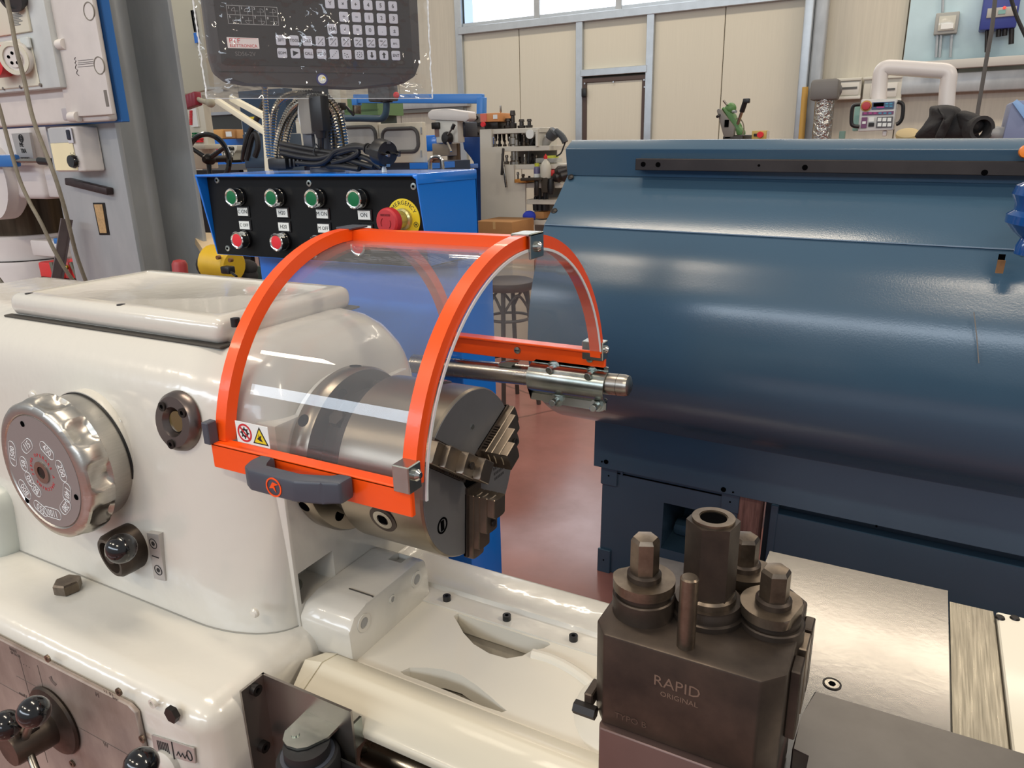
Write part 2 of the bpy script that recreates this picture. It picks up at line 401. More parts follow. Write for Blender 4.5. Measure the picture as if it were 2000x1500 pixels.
# left end cover
B().box(-1.3, -.70, -.2, .2, .88, 1.0, .03, 4).build('drive_cover', mat('grey_white_enamel', (196,200,192), .3, coat=.2), lathe)
for u, v, r in ((232,826,.008),(65,775,.009),(497,1197,.006)):
    q = P(u, v, 'y', -.140); q = P(u, v, 'y', ipl(HF,q.z)); B().lathe([(r,0),(r,.003),(r*.7,.005),(0,.0055)], (q.x,q.y+.002,q.z), (0,-1,0), 16).build('plug', white, hs)
# speed selector dial
DX, DZ = -.494, 1.089
dial = B(); n = 180; prof = []
def rim(t, base):            # scalloped hand grip
    k = (t/(2*math.pi)*10) % 1.0; dd = abs(k-.5)*2/.66
    return base-(.0095*(1-dd*dd) if dd < 1 else 0)
rings = [(y+.0265, r*1.035, w) for y, r, w in [(-.203,.080,0),(-.2045,.0880,0),(-.2055,.0895,.35),(-.208,.0900,.8),(-.212,.0905,1),(-.219,.0905,1),(-.224,.0902,.85),(-.229,.0892,.5),(-.233,.0874,.12),(-.236,.0850,0),(-.2385,.0795,0),(-.2385,.0735,0),(-.2365,.0715,0)]]
vs = []
for yy, rr, wgt in rings:
    for i in range(n):
        t = 2*math.pi*i/n; r0 = rr-(rr-rim(t+.25, rr))*wgt
        vs.append((DX+math.cos(t)*r0, yy, DZ+math.sin(t)*r0))
fs = [(k*n+i, k*n+(i+1) % n, (k+1)*n+(i+1) % n, (k+1)*n+i) for k in range(len(rings)-1) for i in range(n)]
fs += [tuple(range(n)), tuple(range((len(rings)-1)*n, len(rings)*n))]
dial.raw(vs, fs); dl = dial.build('speed_dial', brushed, lathe)
B().lathe([(.082,0),(.083,.002),(.083,.030),(.080,.034)], (DX,-.1475,DZ), (0,-1,0), 64).build('dial_collar', brushed, dl)
B().cyl((DX,-.120,DZ), (DX,-.1470,DZ), .0855, n=64).build('dial_boss', white, dl); B().cyl((DX,-.1468,DZ), (DX,-.1490,DZ), .0842, n=64).build('dial_gasket', black, dl)
fp = B().cyl((DX,-.2095,DZ), (DX,-.2113,DZ), .0735, n=64).build('dial_plate', mat('grey_dial_plate', (150,146,144), .4, .5), dl)
B().ring((DX,-.211,DZ), (DX,-.213,DZ), .0145, .008, 32).build('dial_bushing', steel, dl)
B().cyl((DX,-.2109,DZ), (DX,-.2118,DZ), .008, n=20).build('dial_bore', dark, dl)
FY = -.2114
def dialpt(px, py):          # place on the plate from a photo pixel
    q = P(px, py, 'y', FY); return V((q.x, FY, q.z))
for px, py in ((44,828),(149,971),(53,977)):
    q = dialpt(px, py); B().cyl(q+Y*.001, q-Y*.0006, .0038, n=12).build('plate_screw', hole, dl)
for s, px, py in (('1500',25,886),('115',53,871),('400',92,880),('58',47,906),('200',120,920),('140',131,962),('40',58,936),('80',71,957),('800',49,956),('550',80,993),('1100',103,1002),('280',128,990)):
    q = dialpt(px, py); rad = V((q.x-DX, 0, q.z-DZ)).normalized(); up = rad if s not in ('40','80') else rad
    rt = V((0,-1,0)).cross(up)*-1
    rt = up.cross(V((0,-1,0)))
    # numerals read around the plate, tops outward on the inner ring
    rt = V((up.z, 0, -up.x))
    lo = text(s, .0135, q, rt, up, whiteink, dl, 'speed_number', .00015, sx=.8)
    hw = .0040*len(s)+.002; hh = .0072; pts = []
    for i in range(24):
        t = 2*math.pi*i/24; cx = max(-hw+hh, min(hw-hh, math.cos(t)*100)) if hw > hh else 0
        pts.append(q-Y*.0002+rt*(cx*(1 if abs(math.cos(t)) > .05 else 0)+math.cos(t)*hh)+up*(math.sin(t)*hh))
    B().tube(pts, .00042, 4, True).build('number_ring', whiteink, dl)
for k, ch in enumerate('OPERARE A MACCHINA FERMA '):
    if ch == ' ': continue
    t = math.radians(110-k*14.4); up = V((math.cos(t),0,math.sin(t))); q = V((DX,FY,DZ))+up*.0225; text(ch, .0062, q, V((up.z,0,-up.x)), up, redink, dl, 'red_letter', .0001)
# oil sight
sq = P(338,827,'y',-.146); SX, SZ = sq.x, sq.z; SY0 = ipl(HF,SZ)+.001
og = B().lathe([(.012,.0),(.014,.004),(.018,.011),(.030,.011),(.0345,.007),(.0365,0)], (SX,SY0,SZ), (0,-1,.17), 48).build('sight_flange', mat('bronzed_steel', (118,108,104), .3, .9, rvar=.05, var=.2, vscale=20), lathe)
B().cyl((SX,SY0+.002,SZ), (SX,SY0-.005,SZ+.0008), .0125, n=24).build('sight_glass', mat('oil_glass', (86,72,36), .08, coat=.8), og)
for an in (132,40,266):
    q = V((SX+.0245*math.cos(math.radians(an)),0,SZ+.0245*math.sin(math.radians(an)))); q.y = SY0-.0112+(q.z-SZ)*.17; B().ring((q.x,q.y+.002,q.z), (q.x,q.y-.0018,q.z), .0058, .0028, 18).build('socket_screw', dark, og); B().cyl((q.x,q.y+.002,q.z), (q.x,q.y-.0005,q.z), .003, n=6).build('screw_socket', hole, og)
# shift knob
kq = V((-.424,-.18,.979)); kn = B().lathe([(.030,0),(.0305,.022),(.0295,.036),(.0265,.040),(.022,.040),(.0205,.030),(0,.028)], (-.424,-.150,.978), (-.12,-1,-.1), 36).build('shift_boss', oxide, lathe)
B().cyl((-.428,-.170,.976), (-.428,-.190,.976), .011, .010, 20).build('shift_arm', oxide, kn)
B().ball(P(237,1071,'y',-.196), .0185, 28).build('shift_ball', blackg, kn)
lp = B().prism([(-.386,.941),(-.3635,.944),(-.3605,1.011),(-.3835,1.008)], 'y', -.155, -.1632).build('shift_plate', mat('satin_label_metal', (186,182,178), .4, .6), lathe)
for zz in (.995,.957):
    B().ring((-.374,-.1632,zz), (-.374,-.1637,zz), .0072, .0062, 24).build('plate_circle', ink, lp); B().cyl((-.374,-.1632,zz), (-.374,-.1637,zz), .003, n=12).build('plate_dot', ink, lp)
B().box(-.381,-.368,-.1637,-.1632,.9755,.9768).build('plate_line', ink, lp)
# base below the headstock
base = B().box(-1.3, -.165, -.278, .2, .12, .9, .030, 5).build('pedestal_casting', white, lathe)
B().prism([(-1.02,.19),(-1.02,-.1662)]+[(-.1915-.12+.12*math.cos(math.radians(-90+i*7.5)), -.1662+.06+.06*math.sin(math.radians(-90+i*7.5))) for i in range(13)]+[(-.1915,.19)], 'z', .8985, .9012).build('headstock_seam', mat('grey_seam', (150,148,140), .7), base)
bb = P(133,1147,'z',.905); B().cyl((bb.x,bb.y,.9), (bb.x,bb.y,.916), .0175, n=6, ch=.0022, ph=.3).build('hex_bolt', oxlight, base)
# gearbox chart plate and levers
PY = -.279
gp = B().prism([(-.9,.60),(-.272,.60),(-.272,.872),(-.284,.879),(-.9,.879)], 'y', PY, PY-.006, .0015, 1).build('gearbox_plate', mat('worn_chart_plate', (172,160,150), .40, .25, var=.30, vscale=9, col2=(120,106,98), rvar=.1, stretch=(1,1,.5)), lathe)
for px, py in ((95,1285),(234,1350),(280,1442),(143,1490)):
    q = P(px, py, 'y', PY-.006); B().ring((q.x,PY-.006,q.z), (q.x,PY-.0085,q.z), .0048, .002, 16).build('plate_screw', oxlight, gp)
for s, px, py, sz in (('M',190,1357,.009),('W',207,1455,.009),('mm',25,1268,.010),('40 56 80',30,1278,.006),('1:1  8:1',212,1353,.006),('mm/U',45,1357,.007),('. . . .',48,1295,.012),('inch',225,1364,.005)):
    q = P(px, py, 'y', PY-.006); text(s, sz, (q.x,PY-.0061,q.z), X, Z, mat('faded_ink', (104,92,86), .6), gp, 'chart_print')
for a, b in (((-.50,.868),(-.50,.70)),((-.60,.80),(-.3,.80)),((-.46,.868),(-.46,.83)),((-.52,.83),(-.42,.83))):
    B().bar((a[0],PY-.0061,a[1]), (b[0],PY-.0061,b[1]), .0006, .0006, (0,1,0)).build('chart_line', mat('faded_ink', (104,92,86), .6), gp)
q = P(104,1329,'y',PY-.006); B().prism([(q.x-.008,q.z+.002),(q.x-.002,q.z+.006),(q.x-.001,q.z),(q.x+.006,q.z-.003),(q.x+.002,q.z-.007),(q.x-.005,q.z-.003)], 'y', PY-.0061, PY-.0066).build('chart_arrow', mat('faded_ink', (104,92,86), .6), gp)
HX, HZ = -.448, .792; ha = V((0,-1,0))
hub = B().lathe([(.0,.0),(.046,.0),(.048,.003),(.046,.006),(.030,.009),(.026,.012)], (HX,PY-.006,HZ), ha, 48).build('lever_flange', oxide, lathe)
B().lathe([(.026,.0),(.026,.008),(.022,.045),(.0205,.048),(0,.048)], (HX,PY-.016,HZ), ha, 40).build('lever_hub', oxide, hub)
q = V((HX+.016,PY-.040,HZ+.019)); B().cyl(q+Y*.006, q-Y*.004, .004, n=14).build('set_screw', dark, hub)
hc = V((HX,PY-.045,HZ))
for u, v, yy in ((66,1390,-.352),(12,1416,-.350),(92,1560,-.345)):
    e = P(u, v, 'y', yy); dr = (e-hc).normalized()
    lv = B().cyl(hc+dr*.012, e, .0046, .0042, 16).build('lever_arm', steel, hub); B().ball(e, .0165, 28).build('lever_ball', blackg, lv)
e = P(276,1494,'y',-.345); lv = B().cyl((-.21,PY,.78), e, .005, .0045, 16).build('feed_lever', steel, lathe); B().ball(e, .0165, 28).build('lever_ball', blackg, lv)
q = P(330,1490,'y',PY); B().lathe([(.018,0),(.018,.006),(.012,.010),(.0,.010)], (q.x,PY+.001,q.z), ha, 30).build('lever_boss', white, lathe)
q = P(338,1394,'y',PY); B().cyl((q.x,PY+.002,q.z), (q.x,PY-.004,q.z), .0095, n=6).build('hex_plug', dark, lathe)
q = P(298,1374,'y',PY); B().ring((q.x,PY+.002,q.z), (q.x,PY-.0015,q.z), .0055, .003, 18).build('plug', white, lathe)
tp = B().prism([(-.259,.844),(-.187,.857),(-.189,.836),(-.261,.819)], 'y', PY+.0005, PY-.001).build('thread_plate', mat('satin_label_metal', (186,182,178), .4, .6), lathe)
for k in range(7): B().bar((-.2505+k*.003,PY-.0011,.8265+k*.0006), (-.2505+k*.003,PY-.0011,.8405+k*.0006), .0014, .0006, (0,1,0)).build('plate_mark', ink, tp)
B().bar((-.225,PY-.0012,.826), (-.224,PY-.0012,.850), .0016, .0006, (0,1,0)).build('plate_mark', ink, tp)
zig = [V((-.219+k*.0035,PY-.0013,.834+k*.0005+(.006 if k % 2 else 0))) for k in range(6)]; B().tube(zig, .0006, 4).build('plate_mark', ink, tp)
B().tube([V((-.1965+.004*math.cos(t),PY-.0013,.8435+.0065*math.sin(t))) for t in [i*math.pi/8 for i in range(16)]], .0006, 4, True).build('plate_mark', ink, tp)
# ---- bed
bedx = 1.5
bed = B().box(-.15, bedx, -.105, .064, .845, .872, .002, 1).build('bed_web', whitec, lathe)
def slot(pts): return B().prism(pts, 'z', .80, .90)
s1 = [tuple(P(u,v,'z',.872))[:2] for u, v in ((782,1312),(800,1304),(835,1304),(868,1308),(900,1318),(930,1338),(955,1358),(975,1376),(990,1388),(980,1391),(940,1378),(880,1352),(830,1332),(790,1318))]
s2 = [tuple(P(u,v,'z',.872))[:2] for u, v in ((886,1203),(895,1198),(930,1210),(980,1226),(1040,1246),(1070,1254),(1075,1259),(1062,1266),(1040,1270),(1020,1281),(990,1286),(955,1276),(925,1258),(905,1236),(895,1218))]
cut(bed, slot(s1)); cut(bed, slot(s2))
casty = mat('rough_grey_casting', (150,144,132), .8, var=.25, vscale=40, bump=.3, bscale=140)
B().prism([(-.12,.70),(.033,.70),(.033,.843),(.0,.836),(-.06,.834),(-.12,.843)], 'x', -.15, bedx).build('bed_rib', casty, lathe)
bk = B().prism([(.034,.70),(.034,.8745),(.064,.8745),(.068,.879),(.078,.879),(.120,.886),(.127,.883),(.127,.70)], 'x', -.19, bedx).build('bed_rear_rail', white, lathe)
for u, v in ((873,1172),(990,1210),(1120,1250)):
    q = P(u, v, 'z', .8745); B().ring((q.x,q.y,.874), (q.x,q.y,.8815), .0055, .0026, 18).build('socket_screw', black, bk)
    B().cyl((q.x,q.y,.874), (q.x,q.y,.879), .003, n=6).build('screw_socket', hole, bk)
q = P(1080,1290,'z',.872); 
B().tube([P(u,v,'z',.872) for u,v in ((1040,1278),(1075,1288),(1110,1305),(1140,1325),(1165,1345),(1200,1360))], .007, 10, smooth=4).build('casting_rib', whitec, bed)
B().lathe([(.085,.0),(.075,.010),(.055,.018),(.03,.023),(0,.025)], (.235,-.03,.871), (0,0,1), 40).build('casting_swell', whitec, bed)
# gap block against the headstock
gb = B().prism([(-.110,.868),(-.112,.915),(-.100,.930),(-.076,.936),(.030,.936),(.046,.930),(.052,.905),(.052,.868)], 'x', -.19, -.110, .005, 2).build('gap_block', white, lathe)
cut(gb, B().box(-.150, -.128, .016, .040, .925, .95))
for u, v, r in ((710,1216,.0115),(766,1170,.006),(813,1131,.0115)):
    q = P(u, v, 'x', -.110); B().ring((-.111,q.y,q.z), (-.1085,q.y,q.z), r, r*.62, 28).build('cap_screw', white, gb); B().cyl((-.111,q.y,q.z), (-.1093,q.y,q.z), r*.6, n=6).build('screw_socket', mat('grey_socket', (150,150,148), .5), gb)
B().box(-.150, -.112, -.063, -.062, .9355, .9375).build('block_seam', seam, gb)
# front guard beam
gm = mat('cream_guard_paint', (206,199,180), .34, coat=.15)
bp = [(-.107,.872),(-.111,.879),(-.137,.885),(-.178,.867),(-.184,.862),(-.180,.850),(-.112,.850)]
fb = B().prism(bp, 'x', -.134, 1.5, .002, 1).build('front_guard_beam', gm, lathe)
bx = B(); bx.raw([(-.134,-.111,.879),(-.134,-.137,.885),(-.134,-.178,.867),(-.134,-.180,.850),(-.134,-.112,.850),(-.150,-.114,.877),(-.160,-.138,.880),(-.150,-.177,.862),(-.150,-.178,.850),(-.150,-.114,.850)],
    [(0,5,6,1),(1,6,7,2),(2,7,8,3),(3,8,9,4),(4,9,5,0),(5,9,8,7,6),(0,1,2,3,4)]); bx.build('beam_end_cap', gm, fb)
# below the beam: bed front wall, lead screw cover and bracket
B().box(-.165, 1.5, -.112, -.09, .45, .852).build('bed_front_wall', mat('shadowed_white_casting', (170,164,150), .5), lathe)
br = B(); br.box(-.165, -.162, -.230, -.196, .72, .902); br.box(-.165, -.036, -.199, -.196, .72, .902); b1 = br.build('cover_bracket', mat('dark_bracket_steel', (150,144,138), .30, .9), lathe)
for u, v in ((495,1345),(511,1456)):
    q = P(u, v, 'x', -.162); B().ring((-.162,q.y,q.z), (-.155,q.y,q.z), .0065, .003, 18).build('socket_screw', dark, b1)
za = [P(u,v,'z',.876) for u,v in ((664,1383),(676,1394),(660,1420),(640,1440),(600,1459),(580,1462),(560,1456),(552,1445),(556,1428),(580,1405),(620,1365))]
B().prism([(q.x,q.y) for q in za], 'z', .873, .876).build('cover_arm', zinc, b1)
q = P(577,1434,'z',.876); B().cyl((q.x,q.y,.876), (q.x,q.y,.8775), .0045, n=14).build('rivet', zinc, b1)
q = P(585,1460,'z',.87); B().box(-.040,-.037,-.197,-.182,.85,.882).build('arm_tab', zinc, b1)
cv = B().lathe([(.024,0),(.024,-.012),(.031,-.014),(.033,-.018),(.033,-.2)], (q.x+.004,q.y+.006,.872), Z, 40).build('spring_cover', rubber, lathe)
B().ring((q.x+.004,q.y+.006,.852), (q.x+.004,q.y+.006,.860), .028, .022, 40).build('cover_ring', grip, cv)
B().box(q.x, 1.5, -.212, -.209, .70, .846).build('cover_strip', rubber, lathe)
B().cyl((-.06,-.150,.80), (1.4,-.150,.80), .018, n=24).build('lead_screw', steel, lathe)
wy = [(-.192,.832),(-.186,.842),(-.168,.846),(-.150,.838),(-.150,.80),(-.192,.80)]
for a, b in ((.045,.105),(.106,.30)): B().prism(wy, 'x', a, b, .001, 1).build('guide_rail', steel, lathe)
# ---- spindle nose and chuck
chuck = thing('lathe_chuck', 'steel three-jaw lathe chuck mounted on the white headstock spindle', 'chuck', (-.05, 0, 1.0))
sp = B().lathe([(.05,-.186),(.102,-.186),(.1045,-.182),(.1045,-.166),(.1015,-.160),(.072,-.158)], (0,0,1.1), X, 72).build('spindle_flange', chuckm, chuck)
for a in range(6):
    t = math.radians(a*60+22); c = V((-.174,.1043*math.cos(t),1.1+.1043*math.sin(t))); rd = V((0,math.cos(t),math.sin(t))); B().cyl(c-rd*.004, c+rd*.0006, .0075, n=18).build('spanner_hole', hole, sp)
for a in range(6):
    t = math.radians(a*60+50); c = V((-.160,.086*math.cos(t),1.1+.086*math.sin(t))); B().cyl(c-X*.004, c+X*.0012, .008, n=18).build('bayonet_hole', hole, sp)
B().lathe([(.07,-.162),(.078,-.160),(.078,-.135),(.088,-.133),(.088,-.116)], (0,0,1.1), X, 64).build('back_plate', dark, chuck)
for a in range(6):
    t = math.radians(a*60+12); c = V((-.146,.078*math.cos(t),1.1+.078*math.sin(t))); rd = V((0,math.cos(t),math.sin(t))); B().cyl(c, c+rd*.010, .010, n=6).build('stud_nut', oxide, chuck)
bd = B().lathe([(.090,-.118),(.097,-.118),(.0995,-.1155),(.0995,-.003),(.0975,-.0005)], (0,0,1.1), X, 96).build('chuck_body', chuckm, chuck)
B().lathe([(.0972,-.004),(.0972,0.0004),(.020,.0004),(.020,-.03)], (0,0,1.1), X, 96).build('chuck_face', facem, chuck)
B().cyl((.0005,0,1.1), (.0012,0,1.1), .0195, n=40).build('chuck_bore', hole, chuck)
def jawdir(a): t = math.radians(a); return V((0,math.cos(t),math.sin(t)))
for a in (25, 145, 265):            # three stepped jaws in their slots
    rd = jawdir(a); tg = X.cross(rd); o = V((0,0,1.1))
    B().obox(o+rd*.061+X*.0, rd, tg, X, .0385, .0155, .0012).build('jaw_slot', hole, chuck)
    jw = B()
    steps = [(.026,.1035,.0,.010,.0125),(.026,.090,.010,.018,.0125),(.026,.068,.018,.028,.0125),(.026,.047,.028,.038,.0125)]
    for r0, r1, x0, x1, hw in steps:            # each step ends in an arc about the spindle
        pg = [(t_, math.sqrt(r1*r1-t_*t_)) for t_ in [hw*(-1+2*i/8) for i in range(9)]]+[(t_, math.sqrt(max(r0*r0-t_*t_, 0))) for t_ in [hw*(1-2*i/4) for i in range(5)]]
        n_ = len(pg); vv = [o+rd*b_+tg*a_+X*x0 for a_, b_ in pg]+[o+rd*b_+tg*a_+X*x1 for a_, b_ in pg]
        bv, ff = jw.raw(vv, [tuple(range(n_)), tuple(range(2*n_-1,n_-1,-1))]+[(i,i+n_,(i+1) % n_+n_,(i+1) % n_) for i in range(n_)]); jw._bev(bv, .0009, 1)
    jb = jw.build('jaw', jawm, chuck, ang=30)
    B().obox(o+rd*.058+X*.0015, rd, tg, X, .043, .0150, .0020).build('jaw_guide', oxide, jb)
    for k in range(9): B().obox(o+rd*(.030+k*.0042)+X*.0052+tg*.0135, rd, tg, X, .0011, .0016, .004).build('jaw_tooth', oxide, jb)
    for k in (0,1): B().cyl(o+rd*(.057+k*.026)+X*(.0295-k*.016), o+rd*(.057+k*.026)+X*(.0312-k*.016), .0042, n=14).build('jaw_screw', dark, jb)
for a in (200, 320, 80):
    rd = jawdir(a-3); c = V((-.058,0,1.1))+rd*.0990
    k = B().cyl(c-rd*.004, c+rd*.0012, .0175, n=36).build('pinion_cap', oxide, chuck); B().ring(c+rd*.0008, c+rd*.0018, .0125, .0075, 32).build('pinion_ring', steel, k)
    B().obox(c+rd*.0016, X, X.cross(rd), rd, .0050, .0050, .0006).build('pinion_square', hole, k)
    rd = jawdir(a+92); c = V((-.03,0,1.1))+rd*.0995
rd = jawdir(85); c = V((.0004,0,1.1))+rd*.055; B().cyl(c, c+X*.0008, .003, n=12).build('oil_ball', zinc, chuck)
t = V((.0006,.058,1.078)); 
for k in range(3):
    for j in range(6): B().box(.0004,.0007,.048+j*.004+k*.001,.0505+j*.004+k*.001,1.082-k*.007,1.0855-k*.007).build('etched_mark', mat('etched_mark', (52,52,54), .6), chuck)
B().ring((.0004,-.066,1.063), (.0010,-.066,1.063), .0095, .0075, 28).build('maker_ring', hole, chuck); B().box(.0004,.001,-.069,-.063,1.057,1.069).build('maker_mark', hole, chuck)
# ================================================================ chuck guard
GY, GZ, GR, GA, GB = .0955, 1.1175, .243, -.248, .028
guard = thing('chuck_guard', 'orange framed arched clear chuck guard hinged over the lathe chuck', 'chuck guard', (-.11, .3, 1.08))
def arc(x, r, a0=176, a1=2, n=48): return [V((x, GY+r*math.cos(math.radians(a0+(a1-a0)*i/n)), GZ+r*math.sin(math.radians(a0+(a1-a0)*i/n)))) for i in range(n+1)]
for x0 in (GA, GB-.016):
    pts = arc(x0+.008, GR-.0065, 172, 10); ups = [(p-V((p.x,GY,GZ))) for p in pts]
    B().sweep(pts, [(-.008,-.0075),(.008,-.0075),(.008,.0075),(-.008,.0075)], ups).build('arch_frame', orange, guard)
B().sweep([(GA+.004,GY+.012,GZ+GR-.010),(GB-.004,GY+.012,GZ+GR-.010)], [(-.009,-.009),(.009,-.009),(.009,.009),(-.009,.009)], [Z,Z]).build('ridge_bar', orange, guard)
fr = B(); fr.box(GA, GB, -.1535, -.147, 1.1205, 1.150, .001, 1); fr.box(GA, GB, -.1535, -.138, 1.147, 1.151, .001, 1); fr.build('front_rail', orange, guard)
rr_ = B(); rr_.box(GA+.002, GB+.002, .334, .341, 1.134, 1.166, .001, 1); rr_.box(GA+.002, GB+.002, .320, .341, 1.163, 1.167, .001, 1); rr_.build('rear_rail', orange, guard)
sh = B(); n = 64; vs = []; 
for r in (GR-.0145, GR-.017):
    for x0 in (GA+.002, GB+.0015):
        vs += arc(x0, r, 177, 13, n)
m = n+1; fs = []
for i in range(n):
    fs += [(i,i+1,m+i+1,m+i),(2*m+i,3*m+i,3*m+i+1,2*m+i+1),(i,2*m+i,2*m+i+1,i+1),(m+i,m+i+1,3*m+i+1,3*m+i)]
fs += [(0,m,3*m,2*m),(n,2*m+n,3*m+n,m+n)]
sh.raw(vs, fs); shd = sh.build('clear_shield', shield, guard)
edge = mat('milky_sheet_edge', (214,216,218), .4)
pts = arc(GB+.0022, GR-.0157, 177, 13); B().sweep(pts, [(-.0008,-.0016),(.0008,-.0016),(.0008,.0016),(-.0008,.0016)], [(p-V((p.x,GY,GZ))) for p in pts]).build('sheet_edge', edge, shd)
# corner clips
def clip(b, name='corner_clip', m=zinc):
    return b.build(name, m, guard)
c = clip(B().box(GB-.016, GB+.0035, -.1595, -.139, 1.148, 1.176, .001, 1)); B().lathe([(.006,0),(.006,.003),(.003,.006),(0,.0065)], (GB+.0035,-.1485,1.165), X, 18).build('clip_screw', chrome, c)
clip(B().box(GA-.004, GA+.006, -.159, -.146, 1.150, 1.176, .001, 1), m=grip)
c = clip(B().box(GB-.030, GB+.0035, .322, .3425, 1.152, 1.180, .001, 1)); B().lathe([(.006,0),(.006,.003),(.003,.006),(0,.0065)], (GB+.0035,.332,1.168), X, 18).build('clip_screw', chrome, c)
clip(B().box(GA-.002, GA+.010, .318, .333, 1.156, 1.182, .001, 1), m=grip)
for x0, m_ in ((GB-.020, zinc), (GA-.006, grip)):
    b = B(); b.box(x0, x0+.026, GY-.004, GY+.030, GZ+GR+.000, GZ+GR+.003, .0008, 1)
    if m_ is zinc: b.box(x0+.023, x0+.026, GY-.004, GY+.030, GZ+GR-.026, GZ+GR+.003, .0008, 1)
    c = clip(b, 'apex_clip', m_)
    if m_ is zinc: B().lathe([(.006,0),(.006,.003),(.003,.006),(0,.0065)], (x0+.026,GY+.013,GZ+GR-.013), X, 18).build('clip_screw', chrome, c)
for xx in (-.118, .006):
    q = B().lathe([(.0062,0),(.0055,.002),(.0,.003)], (xx,.334,1.150), (0,-1,0), 18).build('rail_screw', zinc, guard); B().obox((xx,.3308,1.150), X, Z, Y, .0032, .0006, .0004).build('screw_cross', dark, q)
# handle
hm = grip
hl, hr_ = P(474,905,'y',-.185).x+.002, P(680,935,'y',-.165).x-.008
h = B(); pr = [(hl-.006,-.156),(hl-.006,-.176),(hl,-.192),(hl+.012,-.199),(hr_-.040,-.199),(hr_-.012,-.188),(hr_+.006,-.180),(hr_+.006,-.156),(hr_-.010,-.156),(hr_-.012,-.172),(hr_-.044,-.184),(hl+.020,-.184),(hl+.014,-.176),(hl+.014,-.156)]
h.prism([(a_, b_ if b_ > -.157 else -.154+(b_+.156)*.88) for a_, b_ in pr], 'z', 1.1290, 1.1525, .003, 2); hd = h.build('pull_handle', hm, guard)
q = V((hl+.047,-.1920,1.1405)); B().ring(q, q-Y*.0006, .0105, .0088, 32).build('handle_emblem', orange, hd)
B().prism([(q.x-.006,q.z-.002),(q.x-.001,q.z+.0055),(q.x+.007,q.z+.004),(q.x+.001,q.z+.002),(q.x+.003,q.z-.0055),(q.x-.001,q.z-.001)], 'y', q.y, q.y-.0006).build('emblem_mark', orange, hd)
q = V((hr_-.010,-.1745,1.1405)); B().lathe([(.0045,0),(.0045,.002),(0,.003)], q, (-.3,-1,0), 16).build('handle_screw', chrome, hd)
# warning sticker
s0 = P(460,822,'y',-.146); s1_ = P(524,869,'y',-.146); SY = -.1475
zt = P(463,822,'y',-.1475).z; zb = P(463,862,'y',-.1475).z; xa = P(461,840,'y',-.1475).x; xb = P(524,850,'y',-.1475).x
st = B().box(xa, xb, SY, SY+.0006, zb, zt, .0002, 1).build('warning_sticker', labelw, guard)
cz = (zb+zt)/2; hh = (zt-zb)/2; cx = xa+(xb-xa)*.27
B().ring((cx,SY,cz), (cx,SY-.0003,cz), hh*.86, hh*.68, 32).build('prohibition_ring', redink, st); B().bar((cx-hh*.5,SY-.0003,cz+hh*.5), (cx+hh*.5,SY-.0003,cz-hh*.5), hh*.16, .0004, Y).build('prohibition_bar', redink, st)
g = B(); g.ring((cx,SY,cz), (cx,SY-.0002,cz), hh*.42, hh*.22, 20)
for k in range(8): t = k*math.pi/4; g.obox((cx+hh*.47*math.cos(t),SY-.0001,cz+hh*.47*math.sin(t)), (math.cos(t),0,math.sin(t)), (-math.sin(t),0,math.cos(t)), Y, hh*.09, hh*.06, .0001)
g.build('gear_symbol', ink, st)
cx = xa+(xb-xa)*.74
B().prism([(cx-hh*.92,cz-hh*.78),(cx+hh*.92,cz-hh*.78),(cx,cz+hh*.85)], 'y', SY, SY-.0002).build('warning_triangle', ink, st)
B().prism([(cx-hh*.72,cz-hh*.66),(cx+hh*.72,cz-hh*.66),(cx,cz+hh*.62)], 'y', SY-.0002, SY-.0004).build('triangle_fill', yellow, st)
B().prism([(cx-hh*.35,cz-hh*.3),(cx,cz-hh*.45),(cx+hh*.3,cz-hh*.5),(cx+hh*.1,cz-hh*.2),(cx+hh*.2,cz+hh*.1),(cx-hh*.05,cz-hh*.05),(cx-hh*.12,cz+hh*.2),(cx-hh*.15,cz-hh*.1)], 'y', SY-.0004, SY-.0006).build('hand_symbol', ink, st)
# hinge rod and clamp
rod = B().lathe([(.0,0),(.0165,0),(.0165,.388),(.0160,.390),(.0150,.3935),(.010,.396),(0,.397)], (-.325,.336,1.1025), (1,0,.032), 36).build('hinge_rod', steel, guard)
B().ring((.052,.336,1.1146), (.0525,.336,1.1146), .0168, .015, 36).build('rod_end_ring', dark, rod)
RZ = 1.110
pr = []
for t in range(0, 181, 15): pr.append((.336-.0215*math.sin(math.radians(t)), RZ+.0215*math.cos(math.radians(t))))
poly = [(.337,RZ+.030),(.337,RZ+.026)]+pr+[(.330,RZ-.026),(.330,RZ-.036)]
cl = B().sheet(poly, 'x', -.092, .036, -.003).build('clamp_saddle', zinc, guard)
B().prism([(-.084,RZ-.028),(-.070,RZ-.040),(.030,RZ-.040),(.036,RZ-.034),(.036,RZ-.018),(-.088,RZ-.018)], 'y', .329, .332, .001, 1).build('clamp_plate', zinc, cl)
B().prism([(-.092,RZ+.018),(.036,RZ+.018),(.036,RZ+.024),(.030,RZ+.030),(-.086,RZ+.030),(-.092,RZ+.024)], 'y', .3340, .3365, .001, 1).build('clamp_plate', zinc, cl)
for px, py in ((1076,721),(1151,733),(1083,785),(1162,795)):
    y0 = .329 if py > 760 else .3335; q = P(px, py, 'y', y0-.012); c = V((q.x,y0,q.z)); b = B().cyl(c, c-Y*.007, .0085, n=6).build('clamp_nut', zinc, cl)
    B().cyl(c+Y*.002, c-Y*.0022, .011, n=22).build('washer', zinc, b); B().cyl(c, c-Y*.021, .0055, n=14, ch=.0008).build('stud', zinc, b)
q = P(1122,787,'y',.329); B().lathe([(.004,0),(.003,.0015),(0,.001)], (q.x,.329,q.z), (0,-1,0), 14).build('grub_screw', chrome, cl)
